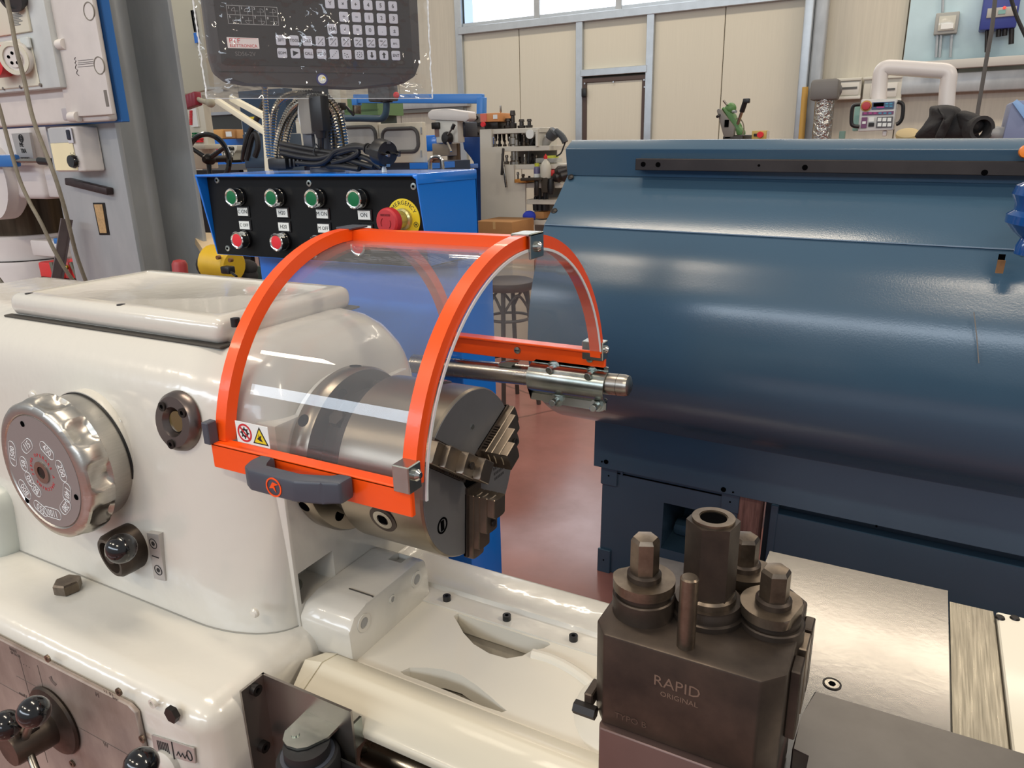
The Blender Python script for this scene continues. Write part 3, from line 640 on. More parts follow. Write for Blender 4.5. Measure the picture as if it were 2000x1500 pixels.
# small hinge stop below the rear rail
B().prism([(-.150,1.124),(-.125,1.124),(-.112,1.134),(-.128,1.133),(-.146,1.129)], 'y', .322, .334, .001, 1).build('hinge_stop', zinc, guard)

# ================================================================ slides and tool post
car = thing('cross_slide', 'bright scraped steel cross slide and saddle with cream end plate', 'cross slide', (.40, .05, .88))
cp = B().box(.304, .5025, -.20, .213, .930, .964, .0012, 1).build('slide_plate', plate_st, car)
q = P(1625,1336,'z',.964); B().ring((q.x,q.y,.9635), (q.x,q.y,.9648), .0085, .0068, 26).build('screw_rim', dark, cp); B().cyl((q.x,q.y,.9638), (q.x,q.y,.9645), .0066, n=26).build('cap_screw', steel, cp); B().cyl((q.x,q.y,.9645), (q.x,q.y,.9649), .0034, n=6).build('screw_socket', hole, cp)
B().box(.5035, .5475, -.25, .207, .90, .954, .001, 1).build('saddle_strip', mat('planed_saddle_steel', (160,154,140), .32, 1., rvar=.06, var=.2, vscale=30, stretch=(20,.6,1), col2=(136,130,116)), car)
ed = B().box(.549, .86, -.25, .203, .90, .957, .0015, 1).build('end_plate', mat('cream_plate_paint', (222,216,200), .35, coat=.1), car)
for px, py in ((1953,1207),(1982,1208)):
    q = P(px, py, 'z', .957); B().lathe([(.005,0),(.004,.002),(0,.0025)], (q.x,q.y,.957), Z, 16).build('screw', dark, ed)
B().box(.28, .88, -.32, .24, .80, .90, .004, 1).build('saddle_casting', dark, car)
cs = thing('compound_slide', 'flat bright steel compound slide in the lower right corner', 'compound slide', (.5, -.2, .964))
B().prism([(.386,-.152),(.387,-.112),(.393,-.074),(.70,-.074),(.70,-.42),(.40,-.42),(.40,-.152)], 'z', .9645, 1.0, .0012, 1).build('slide_body', mat('oily_slide_steel', (128,124,120), .36, 1., rvar=.05, var=.2, vscale=6, col2=(110,106,102)), cs)
B().box(.41, .68, -.40, -.09, .9642, .9655).build('gib_plate', dark, cs)
tpo = thing('tool_post', 'blackened steel quick-change tool post with tall hexagon nut in front', 'tool post', (.316, -.17, .9645))
TZ = 1.116
oct_ = [(.2565,-.231),(.369,-.231),(.383,-.216),(.383,-.122),(.368,-.108),(.258,-.108),(.2455,-.122),(.2455,-.217)]
tb = B().prism(oct_, 'z', 1.036, TZ, .0018, 2).build('post_block', oxide, tpo)
B().prism([(.256,-.236),(.375,-.236),(.38,-.23),(.38,-.12),(.26,-.12),(.254,-.23)], 'z', .966, 1.035, .001, 1).build('tool_block', mat('reddish_tool_steel', (120,98,92), .45, .6, var=.2, vscale=9), tpo)
etch = mat('engraved_mark', (124,106,92), .5, .5)
text('RAPID', .0125, (.3125,-.2311,1.0905), X, Z, etch, tb, 'engraving', .0001)
text('ORIGINAL', .0060, (.3145,-.2311,1.0805), X, Z, etch, tb, 'engraving', .0001)
text('TYPO B', .0075, (.2790,-.2311,1.0475), X, Z, mat('faint_engraving', (100,86,75), .5, .7), tb, 'engraving', .0001)
nx, ny = .317, -.170
B().lathe([(.0275,0),(.0275,.004),(.0255,.005),(.0255,.010),(.0245,.012),(.0245,.0135)], (nx,ny,TZ), Z, 48).build('washer_stack', oxide, tpo)
nt_ = B().cyl((nx,ny,TZ+.0125), (nx,ny,1.195), .0195, n=6, ph=.35, ch=.0).build('hexagon_nut', oxide, tpo)
B().lathe([(.0205,0),(.0205,.006),(.019,.008)], (nx,ny,TZ+.012), Z, 40).build('nut_collar', oxlight, nt_)
B().ring((nx,ny,1.194), (nx,ny,1.1975), .0155, .0105, 36).build('nut_rim', oxlight, nt_)
B().cyl((nx,ny,1.1951), (nx,ny,1.1957), .0108, n=30).build('nut_bore', hole, nt_)
for k in range(3): B().ring((nx,ny,1.1955+k*.0005), (nx,ny,1.1958+k*.0005), .0107-k*.0, .0098, 30).build('nut_thread', oxlight, nt_)
B().cyl((.3135,-.2165,TZ-.004), (.3135,-.2155,1.172), .0065, n=28, ch=.0012).build('index_pin', oxlight, tpo)
def ecc(x0, y0, zd, zt, a):
    r = .0235; pts = []
    for i in range(40):
        t = 2*math.pi*i/40; pts.append((x0+r*math.cos(t), y0+r*math.sin(t)))
    ca, sa = math.cos(a), math.sin(a)
    pts = [(x, y) if (x-x0)*ca+(y-y0)*sa < .0175 else (x0+ca*.0175-sa*((y-y0)*ca-(x-x0)*sa), y0+sa*.0175+ca*((y-y0)*ca-(x-x0)*sa)) for x, y in pts]
    e = B().prism(pts, 'z', zd-.008, zd, .001, 1).build('clamp_cam', oxlight, tpo)
    B().cyl((x0,y0,zd-.014), (x0,y0,zd-.008), .0205, n=36).build('cam_neck', oxide, e); B().cyl((x0,y0,TZ-.02), (x0,y0,zd-.013), .0235, n=36, ch=.001).build('cam_base', oxide, e)
    B().lathe([(.013,0),(.013,.004),(.011,.0055)], (x0,y0,zd), Z, 30).build('cam_collar', oxide, e)
    B().lathe([(.0108,0),(.0108,zt-zd-.009),(.009,zt-zd-.006),(.0,zt-zd-.0045)], (x0,y0,zd+.004), Z, 6, .4).build('cam_hexagon', oxlight, e, ang=20)
ecc(.2725, -.190, 1.1455, 1.182, 2.4); ecc(.3630, -.163, 1.134, 1.165, -.2); ecc(.3320, -.116, 1.1300, 1.160, 1.4)
for y0, y1, m_ in ((-.200,-.180,oxide),(-.172,-.150,oxlight),(-.146,-.128,oxide)): B().box(.383,.3905,y0,y1,1.05,1.108,.001,1).build('dovetail_rib', m_, tpo)
B().box(.2385,.2455,-.225,-.205,1.04,1.052,.001,1).build('height_stop', oxide, tpo)
B().cyl((.232,-.228,1.0395), (.250,-.228,1.0395), .0055, n=6).build('stop_screw', dark, tpo)
# ================================================================ the slate blue machine behind
bl = thing('blue_lathe', 'large slate blue lathe seen from behind its rounded splash cover', 'lathe', (-.5, 1.6, 0))
BX0, BX1 = -.5, 2.6
pf = [(1.48,1.466),(1.376,1.466),(1.331,1.445),(1.331,1.440),(1.348,1.377)]
sheetp = [(1.348,1.377),(1.279,1.311),(1.203,1.252),(1.170,1.195),(1.147,1.143),(1.126,1.090),(1.112,1.035),(1.103,.978),(1.102,.922),(1.112,.862),(1.136,.807),(1.175,.755),(1.235,.705),(1.300,.664),(1.365,.633),(1.46,.605),(1.60,.59)]
sm = [tuple(v)[:2] for v in spline([V((a,b,0)) for a,b in sheetp[2:]], 4)]
cov = B().sheet([(1.352,1.376),(1.279,1.311)]+sm, 'x', BX0, BX1, .0035).build('splash_cover', teal, bl)
cov.data.materials[0] = teal
B().prism([(1.48,1.470),(1.374,1.470),(1.331,1.447),(1.347,1.374),(1.352,1.374),(1.48,1.40)], 'x', BX0, BX1, .0015, 1).build('top_hood', teal, bl)
B().prism([(1.356,1.376),(1.285,1.311)]+[(a+.006,b) for a,b in sm]+[(1.85,.60),(1.85,1.38)], 'x', BX0+.006, BX0+.012).build('end_panel', teal, bl)
# lapped seam of the cover
B().box(BX0+.001, BX1, 1.1975, 1.203, 1.2495, 1.2515).build('cover_seam', mat('seam_light', (120,140,160), .4), cov)
for u, v, y in ((1081,412,1.245),(1112,346,1.34)):
    q = P(u, v, 'y', y); B().lathe([(.009,0),(.009,.003),(.005,.005),(0,.005)], (q.x,q.y-.002,q.z), (0,-.75,.66), 16).build('cover_screw', dark, cov)
# marks on the cover
scr = mat('bare_scratch', (126,120,112), .5)
for a, b in (((1905,590),(1912,640)),((1912,640),(1917,690))):
    p0 = P(a[0],a[1],'y',1.098); p1 = P(b[0],b[1],'y',1.098); B().bar(p0, p1, .002, .002, Y).build('scratch', scr, cov)
q = P(1955,500,'y',1.128); B().obox(q, X, (0,-.2,.97), (0,-.97,-.2), .007, .014, .001).build('cover_slot', wood, cov)
q = P(1957,483,'y',1.136); B().obox(q, X, (0,-.2,.97), (0,-.97,-.2), .006, .008, .001).build('cover_slot', hole, cov)
# dark guide rail along the hood
rx0 = P(1244,316,'y',1.335).x; rail = B().box(rx0, BX1, 1.305, 1.343, 1.393, 1.423, .0015, 1).build('guide_rail', mat('raw_dark_rail', (58,52,50), .42, .6, var=.35, vscale=10), bl)
for u, v in ((1252,317),(1281,317),(1568,316),(1920,318),(1478,314)):
    q = P(u, v, 'y', 1.305); B().cyl((q.x,1.306,q.z), (q.x,1.3035,q.z), .0065 if u != 1478 else .003, n=16).build('rail_bolt', hole, rail)
# base
B().prism([(-.447,.419),(2.6,.419),(2.6,.597),(-.447,.597)], 'y', 1.485, 1.50, .001, 1).build('apron_panel', teal, bl)
for u, v, r in ((1191,902,.008),(1422,952,.008),(1183,902,.003),(1441,957,.003),(1724,1018,.003)):
    q = P(u, v, 'y', 1.485); B().cyl((q.x,1.486,q.z), (q.x,1.483,q.z), r, n=14).build('panel_hole', hole, bl)
cb = B().box(-.428, .034, 1.52, 2.2, 0, .43, .003, 1).build('base_cabinet', teal, bl)
cut(cb, B().box(-.207, -.06, 1.4, 1.8, .150, .322))
fpn = B().prism([(-.36,.405),(-.36,.392),(-.352,.39),(-.352,.405)], 'y', 1.512, 1.52).build('panel_lip', teal, cb)
for x0, x1, z0, z1 in ((-.430,-.372,.345,.408),(-.432,-.385,.0,.092),(-.020,.036,.345,.408)):
    o = B().box(x0, x1, 1.510, 1.521, z0, z1, .002, 1).build('corner_tab', teal, cb); B().cyl(((x0+x1)/2,1.511,(z0+z1)/2+.005), ((x0+x1)/2,1.509,(z0+z1)/2+.005), .003, n=10).build('tab_hole', hole, cb)
B().box(-.372, -.02, 1.516, 1.521, .392, .395).build('panel_groove', hole, cb)
B().box(-.202, -.07, 1.62, 1.70, .15, .2, .02, 2).build('inner_tray', teal, cb)
B().box(.034, .100, 1.51, 1.60, .012, .41, .004, 1).build('timber_post', mat('pink_grey_timber', (150,112,104), .75, var=.5, vscale=14, stretch=(10,10,.8), col2=(100,72,66)), bl)
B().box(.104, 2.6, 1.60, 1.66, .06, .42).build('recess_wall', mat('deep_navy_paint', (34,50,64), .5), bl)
B().prism([(.13,.352),(2.6,.340),(2.6,.07),(.13,.02)], 'y', 1.56, 1.60, .002, 1).build('lower_panel', teal, bl)
B().box(.125, .148, 1.555, 1.60, .02, .38, .002, 1).build('panel_stile', teal, bl)
bl.location.x -= .022; bl.rotation_euler = (0, .020, 0)            # stands slightly out of level on the worn floor
# blue spindle handle entering the frame at the right
hb = thing('blue_handle_casting', 'glossy cobalt blue turned casting at the right frame edge', 'casting', (.80, 1.1, 1.2))
q = P(2030,410,'y',1.05); hbm = mat('cobalt_enamel', (24,72,132), .16, coat=.6, bump=.2, bscale=40)
B().lathe([(.0,-.09),(.016,-.085),(.018,-.07),(.014,-.055),(.030,-.045),(.048,-.030),(.050,-.015),(.040,-.006),(.042,.006),(.052,.022),(.050,.038),(.030,.052),(.024,.060),(.024,.09),(0,.09)], (q.x,1.05,q.z), (.15,0,1), 32).build('turned_body', hbm, hb)
B().cyl((q.x+.02,1.05,q.z), (q.x+.3,.95,q.z+.02), .02, n=20).build('support_stub', hbm, hb)
q = P(2004,296,'y',1.30); tag(B().lathe([(.012,-.008),(.014,0),(.012,.008),(0,.010)], (q.x,1.302,q.z), (0,-1,0), 20).build('orange_knob', mat('orange_plastic', (236,130,30), .4)), 'small orange knob on the blue hood at the right edge', 'knob')
# ================================================================ blue control console
con = thing('control_console', 'blue steel control console with black push button panel behind the headstock', 'control panel', (-.47, .40, 0))
CX0, CX1, CY0, CY1, CT, CBt = -.712, -.238, .268, .425, 1.424, 1.282
hood = B()
hood.box(CX0-.004, CX1, CY0-.012, CY1, CT-.004, CT, .0018, 1)
hood.prism([(CY0-.012,CT),(CY1,CT),(CY1,CBt),(CY0+.012,CBt)], 'x', CX1-.003, CX1, .0008, 1)
hood.prism([(CY0-.012,CT),(CY1,CT),(CY1,CBt),(CY0+.012,CBt)], 'x', CX0-.004, CX0, .0008, 1)
hood.box(CX0, CX1, CY1-.003, CY1, CBt, CT)
hood.box(CX0, CX1, CY0+.010, CY1, CBt, CBt+.003)
hood.build('console_housing', bluep, con)
B().prism([(CX1-.016,CT-.0005),(CX1+.0015,CT-.0005),(CX1+.0015,CT-.016),(CX1-.002,CT-.006)], 'y', CY0-.012, CY1, .003, 2).build('housing_edge', bluep, con)
B().box(-.695, CX1, .358, .47, .0, CBt+.002, .004, 2).build('console_column', bluep, con)
pz = B().prism([(CX0+.002,1.283),(-.2505,1.283),(-.2425,1.290),(-.2425,1.412),(-.2505,1.420),(CX0+.002,1.420)], 'y', .277, .281).build('button_panel', blackp, con)
PYc = .277
def onp(u, v): q = P(u, v, 'y', PYc); return V((q.x, PYc, q.z))
for u, v in ((424,352),(604,358),(808,364),(445,485)):
    q = onp(u, v); s_ = B().lathe([(.0058,0),(.0052,.0012),(0,.0018)], q, (0,-1,0), 20).build('panel_screw', zinc, pz); B().cyl(q-Y*.0012, q-Y*.0021, .0022, n=6).build('screw_socket', hole, pz)
q = onp(615,506); B().lathe([(.0058,0),(.0052,.0012),(0,.0018)], (q.x,PYc,1.290), (0,-1,0), 20).build('panel_screw', zinc, pz)
def button(x, z, lens):
    b = B().lathe([(.0158,0),(.0158,.004),(.0150,.006),(.0145,.006)], (x,PYc,z), (0,-1,0), 32).build('push_button', blackg, con)
    B().lathe([(.0142,.004),(.0142,.0175),(.0150,.0180),(.0152,.0205),(.0140,.0215),(.0122,.0205)], (x,PYc,z), (0,-1,0), 36).build('button_bezel', chrome, b)
    B().lathe([(.0124,.016),(.0124,.0200),(.0110,.0206),(0,.0208)], (x,PYc,z), (0,-1,0), 32).build('button_lens', lens, b)
    return b
def tagplate(x, z, s):
    h = B().box(x-.0145, x+.0150, PYc-.0022, PYc, z-.0095, z+.0095, .0008, 1).build('legend_holder', blackg, con)
    B().box(x-.0128, x+.0118, PYc-.0030, PYc-.0020, z-.0072, z+.0068, .0002, 1).build('legend_card', labelw, h)
    text(s, .0092 if len(s) < 5 else .0080, (x-.0005,PYc-.0031,z-.0002), X, Z, ink, h, 'legend', .0001)
bx_ = [onp(u, 388).x for u in (470,547,625,707)]; BZ1, BZ2 = onp(470,384).z, onp(486,467).z
for k, (a, b) in enumerate((('C ON','C OFF'),('H20','H20'),('M ON','M OFF'),('ON','OFF'))):
    button(bx_[k], BZ1, green_l); button(bx_[k], BZ2, red_l)
    tagplate(bx_[k]+.004, BZ1-.0255, a); tagplate(bx_[k]+.004, BZ2+.0245, b)
ex, ez = onp(789,430).x, onp(789,428).z
es = B().cyl((ex,PYc,ez), (ex,PYc-.0012,ez), .031, n=48).build('emergency_disc', yellow, con)
for k, ch in enumerate('EMERGENCY'):
    t = math.radians(150-k*15); up = V((math.cos(t),0,math.sin(t))); text(ch, .0088, V((ex,PYc-.0013,ez))+up*.0245, V((up.z,0,-up.x)), up, ink, es, 'emergency_letter', .0001)
t = math.radians(-18); B().ring((ex+.0245*math.cos(t),PYc-.0012,ez+.0245*math.sin(t)), (ex+.0245*math.cos(t),PYc-.0016,ez+.0245*math.sin(t)), .0042, .0034, 20).build('arrow_ring', ink, es)
B().prism([(ex+.0245*math.cos(t)-.002,ez+.0245*math.sin(t)+.0015),(ex+.0245*math.cos(t)+.002,ez+.0245*math.sin(t)+.0015),(ex+.0245*math.cos(t),ez+.0245*math.sin(t)-.0022)], 'y', PYc-.0012, PYc-.0017).build('arrow_mark', ink, es)
B().lathe([(.017,.001),(.0165,.006),(.0135,.008),(.0135,.022),(.0145,.023),(.0145,.030)], (ex,PYc,ez), (0,-1,0), 36).build('stop_collar', mat('yellowish_collar', (196,188,130), .25, .6), es)
st_ = B().lathe([(.0150,.028),(.0200,.031),(.0208,.036),(.0200,.042),(.0175,.0445),(0,.0455)], (ex,PYc,ez), (0,-1,0), 44).build('stop_button', stopred, es)
fy = PYc-.0456
for k in (0, 1):
    a0 = 0 if k == 0 else math.pi
    B().tube([(ex+.009*math.cos(a0-.9+i*.2),fy,ez-.002+.009*math.sin(a0-.9+i*.2)) for i in range(8)], .0005, 4).build('turn_arrow', mat('dark_red_emboss', (120,24,30), .5), st_)
for k in range(7): B().box(ex-.009+k*.0026, ex-.0075+k*.0026, fy-.0001, fy+.001, ez+.0085, ez+.0115).build('maker_mark', mat('dark_red_emboss', (120,24,30), .5), st_)

# ================================================================ digital readout
th = math.radians(52); dr_, dn = V((math.cos(th), math.sin(th), 0)), V((math.sin(th), -math.cos(th), 0))
DA = V((-.49950144, .28, 1.60683977))
def F(s, t, o=0): return DA + dr_*s + Z*t + dn*o
droM = mat('charcoal_readout_plastic', (66,62,62), .5, var=.1, vscale=30)
droF = mat('smoked_keypad_film', (50,46,45), .34)
dro = thing('digital_readout', 'dark grey digital readout with white keypad under a clear plastic bag', 'digital readout', F(.06, -.05, -.03))
def fprism(pts, o0, o1, r=0, seg=2):
    b = B(); n = len(pts); vs = [F(s,t,o0) for s,t in pts]+[F(s,t,o1) for s,t in pts]
    bv, f = b.raw(vs, [tuple(range(n)), tuple(range(2*n-1,n-1,-1))]+[(i,i+n,(i+1) % n+n,(i+1) % n) for i in range(n)]); b._bev(bv, r, seg); return b
def rrect(s0, s1, t0, t1, r, n=4):
    out = []
    for cx, cy, a in ((s1-r,t1-r,0),(s0+r,t1-r,90),(s0+r,t0+r,180),(s1-r,t0+r,270)):
        out += [(cx+r*math.cos(math.radians(a+k*90/n)), cy+r*math.sin(math.radians(a+k*90/n))) for k in range(n+1)]
    return out
body = [(-.106,.18),(-.108,-.005),(-.104,-.026),(-.088,-.0395),(-.060,-.044),(.115,-.0495),(.195,-.043),(.216,-.031),(.2265,-.008),(.229,.18)]
fprism(body, -.060, 0, .004, 2).build('housing', droM, dro)
fprism(rrect(-.092,.212,-.0185,.165,.004), .0, .0008).build('keypad_film', droF, dro)
fprism(rrect(-.098,.219,-.0285,-.0275,.0004), .0002, .0007).build('bezel_line', mat('dark_line', (36,34,34), .5), dro)
lcd = fprism(rrect(-.088,.044,.0775,.15,.003), .0008, .0012).build('display_window', mat('dark_display', (14,22,16), .15), dro)
grn = mat('green_digits', (70,230,70), .4, emit=1.6)
for k in range(9): fprism(rrect(-.040+k*.0085,-.0345+k*.0085,.0785,.0800,.0004), .0012, .0016).build('green_segment', grn, lcd)
# function table
for a, b in (((-.0745,.0652),(-.0005,.0652)),((-.0745,.0398),(-.0005,.0398)),((-.0745,.0525),(-.0005,.0525)),((-.0745,.0652),(-.0745,.0398)),((-.056,.0652),(-.056,.0398)),((-.0375,.0652),(-.0375,.0398)),((-.019,.0652),(-.019,.0398)),((-.0005,.0652),(-.0005,.0398))):
    B().bar(F(a[0],a[1],.001), F(b[0],b[1],.001), .0006, .0004, dn).build('table_line', mat('grey_print', (170,170,170), .6), dro)
for k in range(8):
    s0 = -.0745+(k % 4)*.0185; t0 = .0652-(k//4)*.0127
    text(str(k+1), .0048, F(s0+.003,t0-.0032,.0009), dr_, Z, whiteink, dro, 'table_number', .0001)
    a0 = math.pi/2 if (k % 4) in (0,3) else math.pi
    a0 = {0:math.pi/2,1:math.pi/2,2:0,3:0,4:math.pi,5:math.pi,6:-math.pi/2,7:-math.pi/2}[k]
    cx, cy = s0+.0115, t0-.0075
    B().tube([F(cx+.005*math.cos(a0+i*math.pi/12),cy+.0045*math.sin(a0+i*math.pi/12),.001) for i in range(7)], .0003, 4).build('arc_symbol', mat('grey_print', (170,170,170), .6), dro)
    B().bar(F(cx-.005,cy,.001), F(cx+.005,cy,.001), .0004, .0003, dn).build('arc_symbol', mat('grey_print', (170,170,170), .6), dro); B().bar(F(cx,cy-.0045,.001), F(cx,cy+.0045,.001), .0004, .0003, dn).build('arc_symbol', mat('grey_print', (170,170,170), .6), dro)
# keys
keym = mat('pale_key', (206,208,220), .4)
rows = [(0.0, 0, ['EDM','ramp','CALL','ZERO','line','arc','circle','down','up','ENT']), (.0186, 0, ['SIFT','TOOL','CLS','1/2','M/I','A/1','sin/N1','cos/N2','tan/N3','arc.']),
        (.0372, 4, ['HA','root','=','0','.','+-']), (.0557, 5, [':','-','1','2','3']), (.0742, 4, ['Y','x','+','4','5','6']), (.0928, 4, ['X','CE','C','7','8','9'])]
kproto = None
for t0, c0, names in rows:
    for k, nm in enumerate(names):
        s0 = (c0+k)*.0204+(.0 if c0 else 0)
        if kproto is None:
            kproto = fprism(rrect(s0-.0073,s0+.0073,t0-.0073,t0+.0073,.0022), .0006, .0024, .0005, 1).build('key', keym, dro); key = kproto; kbase = F(s0,t0)
        else:
            key = kproto.copy(); C.objects.link(key); key.parent = dro; key.location = F(s0,t0)-kbase
        o = F(s0,t0,.0025)
        if '/' in nm:
            a, b = nm.split('/'); sz = .0052 if len(a) < 3 else .0040
            text(a, sz, F(s0-.0028,t0+.0032,.0025), dr_, Z, ink, key, 'key_print', .0001); text(b, sz, F(s0+.0030,t0-.0034,.0025), dr_, Z, ink, key, 'key_print', .0001)
            B().bar(F(s0-.0045,t0-.0045,.0026), F(s0+.0045,t0+.0045,.0026), .0005, .0003, dn).build('key_print', ink, key)
        elif nm == 'ramp':
            fprism([(s0-.004,t0+.004),(s0-.004,t0-.004),(s0+.0045,t0+.0012),(s0+.0045,t0+.0008)], .0025, .0027).build('key_print', ink, key)
        elif nm == 'line':
            for j in range(4): fprism(rrect(s0-.004+j*.0024,s0-.0028+j*.0024,t0-.004+j*.0024,t0-.0028+j*.0024,.0005,2), .0025, .0027).build('key_print', ink, key)
        elif nm in ('arc','circle'):
            for j in range(8 if nm == 'circle' else 4):
                a = j*math.pi/4+(math.pi*.9 if nm == 'arc' else 0); fprism(rrect(s0+.004*math.cos(a)-.0007,s0+.004*math.cos(a)+.0007,t0+.004*math.sin(a)-.0007,t0+.004*math.sin(a)+.0007,.0006,2), .0025, .0027).build('key_print', ink, key)
            fprism(rrect(s0-.0008,s0+.0008,t0-.0008,t0+.0008,.0007,2), .0025, .0027).build('key_print', ink, key)
        elif nm in ('up','down'):
            g = 1 if nm == 'up' else -1; pp = [(0,.0048),(.0032,.0008),(.0012,.0008),(.0012,-.0045),(-.0012,-.0045),(-.0012,.0008),(-.0032,.0008)]
            fprism([(s0+a, t0+g*b) for a, b in pp], .0025, .0027).build('key_print', ink, key)
        else:
            sm_ = {'root':'\u221a','+-':'\u00b1',':':'\u00f7','-':'\u2212','x':'\u00d7'}.get(nm, nm)
            text(sm_, .0060 if len(nm) > 2 else .0085, o, dr_, Z, ink, key, 'key_print', .0001, sx=.85 if len(nm) > 3 else 1)
lg = fprism(rrect(-.0800,-.0335,.0055,.0208,.0008), .0008, .0013).build('maker_sticker', mat('sticker_pink_white', (232,222,220), .5), dro)
text('PTF', .0095, F(-.0690,.0158,.0013), dr_, Z, redink, lg, 'sticker_print', .0001, sx=1.1); text('ELETTRONICA', .0062, F(-.0567,.0090,.0013), dr_, Z, redink, lg, 'sticker_print', .0001)
B().bar(F(-.064,.0196,.0014), F(-.036,.0196,.0014), .0003, .0002, dn).build('sticker_print', redink, lg)
text('SDS6-2V', .0085, F(-.0555,-.0025,.0009), dr_, Z, mat('grey_model_print', (112,108,106), .5), dro, 'model_print', .0001)
cs_ = F(.0584,-.0375,0); rs = B().cyl(cs_+dn*.0002, cs_+dn*.0010, .0092, n=36).build('round_sticker', mat('navy_sticker', (40,44,110), .5), dro)
B().cyl(cs_+dn*.0010, cs_+dn*.0013, .0066, n=30).build('sticker_centre', labelw, rs)
B().tube([cs_+dn*.0014+dr_*(.0042*math.cos(a*.5))+Z*(.0028*math.sin(a)) for a in [i*.35 for i in range(12)]], .0011, 5).build('sticker_swirl', yellow, rs)
# stand post, bracket behind
pb = F(.06,-.05,-.035); 
B().cyl((pb.x,pb.y,1.424), (pb.x,pb.y,1.60), .013, n=20).build('stand_post', mat('grey_stand', (96,98,104), .4, .4), dro)
B().cyl((pb.x,pb.y,1.4245), (pb.x,pb.y,1.432), .030, n=28).build('post_foot', mat('grey_stand', (96,98,104), .4, .4), dro)
# clear plastic bag over the readout
bagm = clear('thin_plastic_film', (.95,.95,.94), 1.55, .05, haze=.03, bump=1., bscale=11, bdist=.04)
ns, nt2 = 60, 34; vs = []
rnd = random.Random(3)
from mathutils import noise as mnoise
for j in range(nt2+1):
    for i in range(ns+1):
        s = -.121+(.243+.121)*i/ns; t = -.067+(.19+.067)*j/nt2
        w_ = mnoise.noise(V((s*9, t*7, 1.3)))*.012+mnoise.noise(V((s*26+t*14, t*9, 4)))*.005
        edge_ = min(1, min(i, ns-i)/6.)
        vs.append(F(s, t, .004+(.011+w_)*edge_*(1 if t > -.02 else .8)))
fs = [(j*(ns+1)+i, j*(ns+1)+i+1, (j+1)*(ns+1)+i+1, (j+1)*(ns+1)+i) for j in range(nt2) for i in range(ns)]
bag = thing('plastic_bag', 'crumpled clear plastic bag pulled over the digital readout', 'plastic bag', F(.06,-.067,0))
b = B(); b.raw(vs, fs); b.build('front_film', bagm, bag)
b = B(); b.raw([F(-.121+.364*i/10, t, -.062+(.06*(1-min(1,(t+.067)/.03)) if t < -.037 else 0)+.004*math.sin(i*1.7)) for t in (-.067,-.052,-.037,.06,.19) for i in range(11)], [(j*11+i,j*11+i+1,(j+1)*11+i+1,(j+1)*11+i) for j in range(4) for i in range(10)]); b.build('back_film', bagm, bag)
foil = mat('bright_heat_seal', (236,238,236), .2, .2, coat=.4)
for s in (-.1205, .2425):
    pts = [F(s+mnoise.noise(V((0,k*.4,s)))*.002, -.067+.257*k/60, .004+.0012*math.sin(k*math.pi)) for k in range(61)]
    B().tube(pts, .0016, 6, rf=lambda i, k: 1.0 if i % 2 else .55).build('side_seam', foil, bag)
B().tube([F(-.121+.364*k/20, -.067, .004) for k in range(21)], .0006, 5).build('bottom_hem', foil, bag)

# ================================================================ cables on the console
flexm = mat('armoured_flex_steel', (170,164,152), .25, 1.)
flexd = mat('armoured_flex_groove', (66,60,54), .4, .8)
def flex(pts, r, name, label):
    sp_ = spline([V(p) for p in pts], 14); L_ = 0; res = [sp_[0]]
    step = .0024                       # one convolution every two rings
    for a, b_ in zip(sp_, sp_[1:]):
        d = (b_-a).length; k = 0
        while L_+d >= step:
            f_ = (step-L_)/d; a = a+(b_-a)*f_; res.append(a.copy()); d = (b_-a).length; L_ = 0
        L_ += d
    o = B().tube(res, r, 10, rf=lambda i, k: 1.0 if i % 2 else .74).build(name, flexm)
    for f_ in o.data.polygons: f_.use_smooth = False
    return tag(o, label, 'cable', 'armoured cables looped on the console')
zc = 1.43
def Q(u, v, y): return P(u, v, 'y', y)
loops = [
 ([Q(516,150,.36),Q(518,200,.36),Q(522,260,.355),Q(527,310,.352)], 'thin armoured cable hanging straight down at the left of the coil'),
 ([Q(536,318,.345),Q(533,270,.345),Q(537,215,.345),Q(560,188,.345),Q(600,182,.35),Q(640,186,.36)], 'armoured steel cable, outer left loop of the coil on the console'),
 ([Q(546,322,.335),Q(548,270,.335),Q(560,222,.335),Q(590,192,.335),Q(630,186,.34),Q(660,215,.345),Q(672,262,.345),Q(676,300,.345)], 'armoured steel cable, widest arch of the coil on the console'),
 ([Q(538,324,.322),Q(541,280,.322),Q(556,232,.322),Q(585,200,.322),Q(622,192,.328),Q(650,225,.332),Q(662,275,.332),Q(666,312,.335)], 'armoured steel cable, front arch of the coil on the console'),
 ([Q(552,326,.330),Q(557,285,.330),Q(570,235,.330),Q(600,202,.332),Q(635,205,.34),Q(652,255,.34),Q(656,305,.34)], 'armoured steel cable, inner arch of the coil on the console'),
 ([Q(641,312,.35),Q(645,270,.35),Q(642,225,.35),Q(630,190,.355)], 'armoured steel cable, short right strand of the coil on the console')]
for pts, lb in loops: flex(pts, .0060, 'armoured_cable', lb)
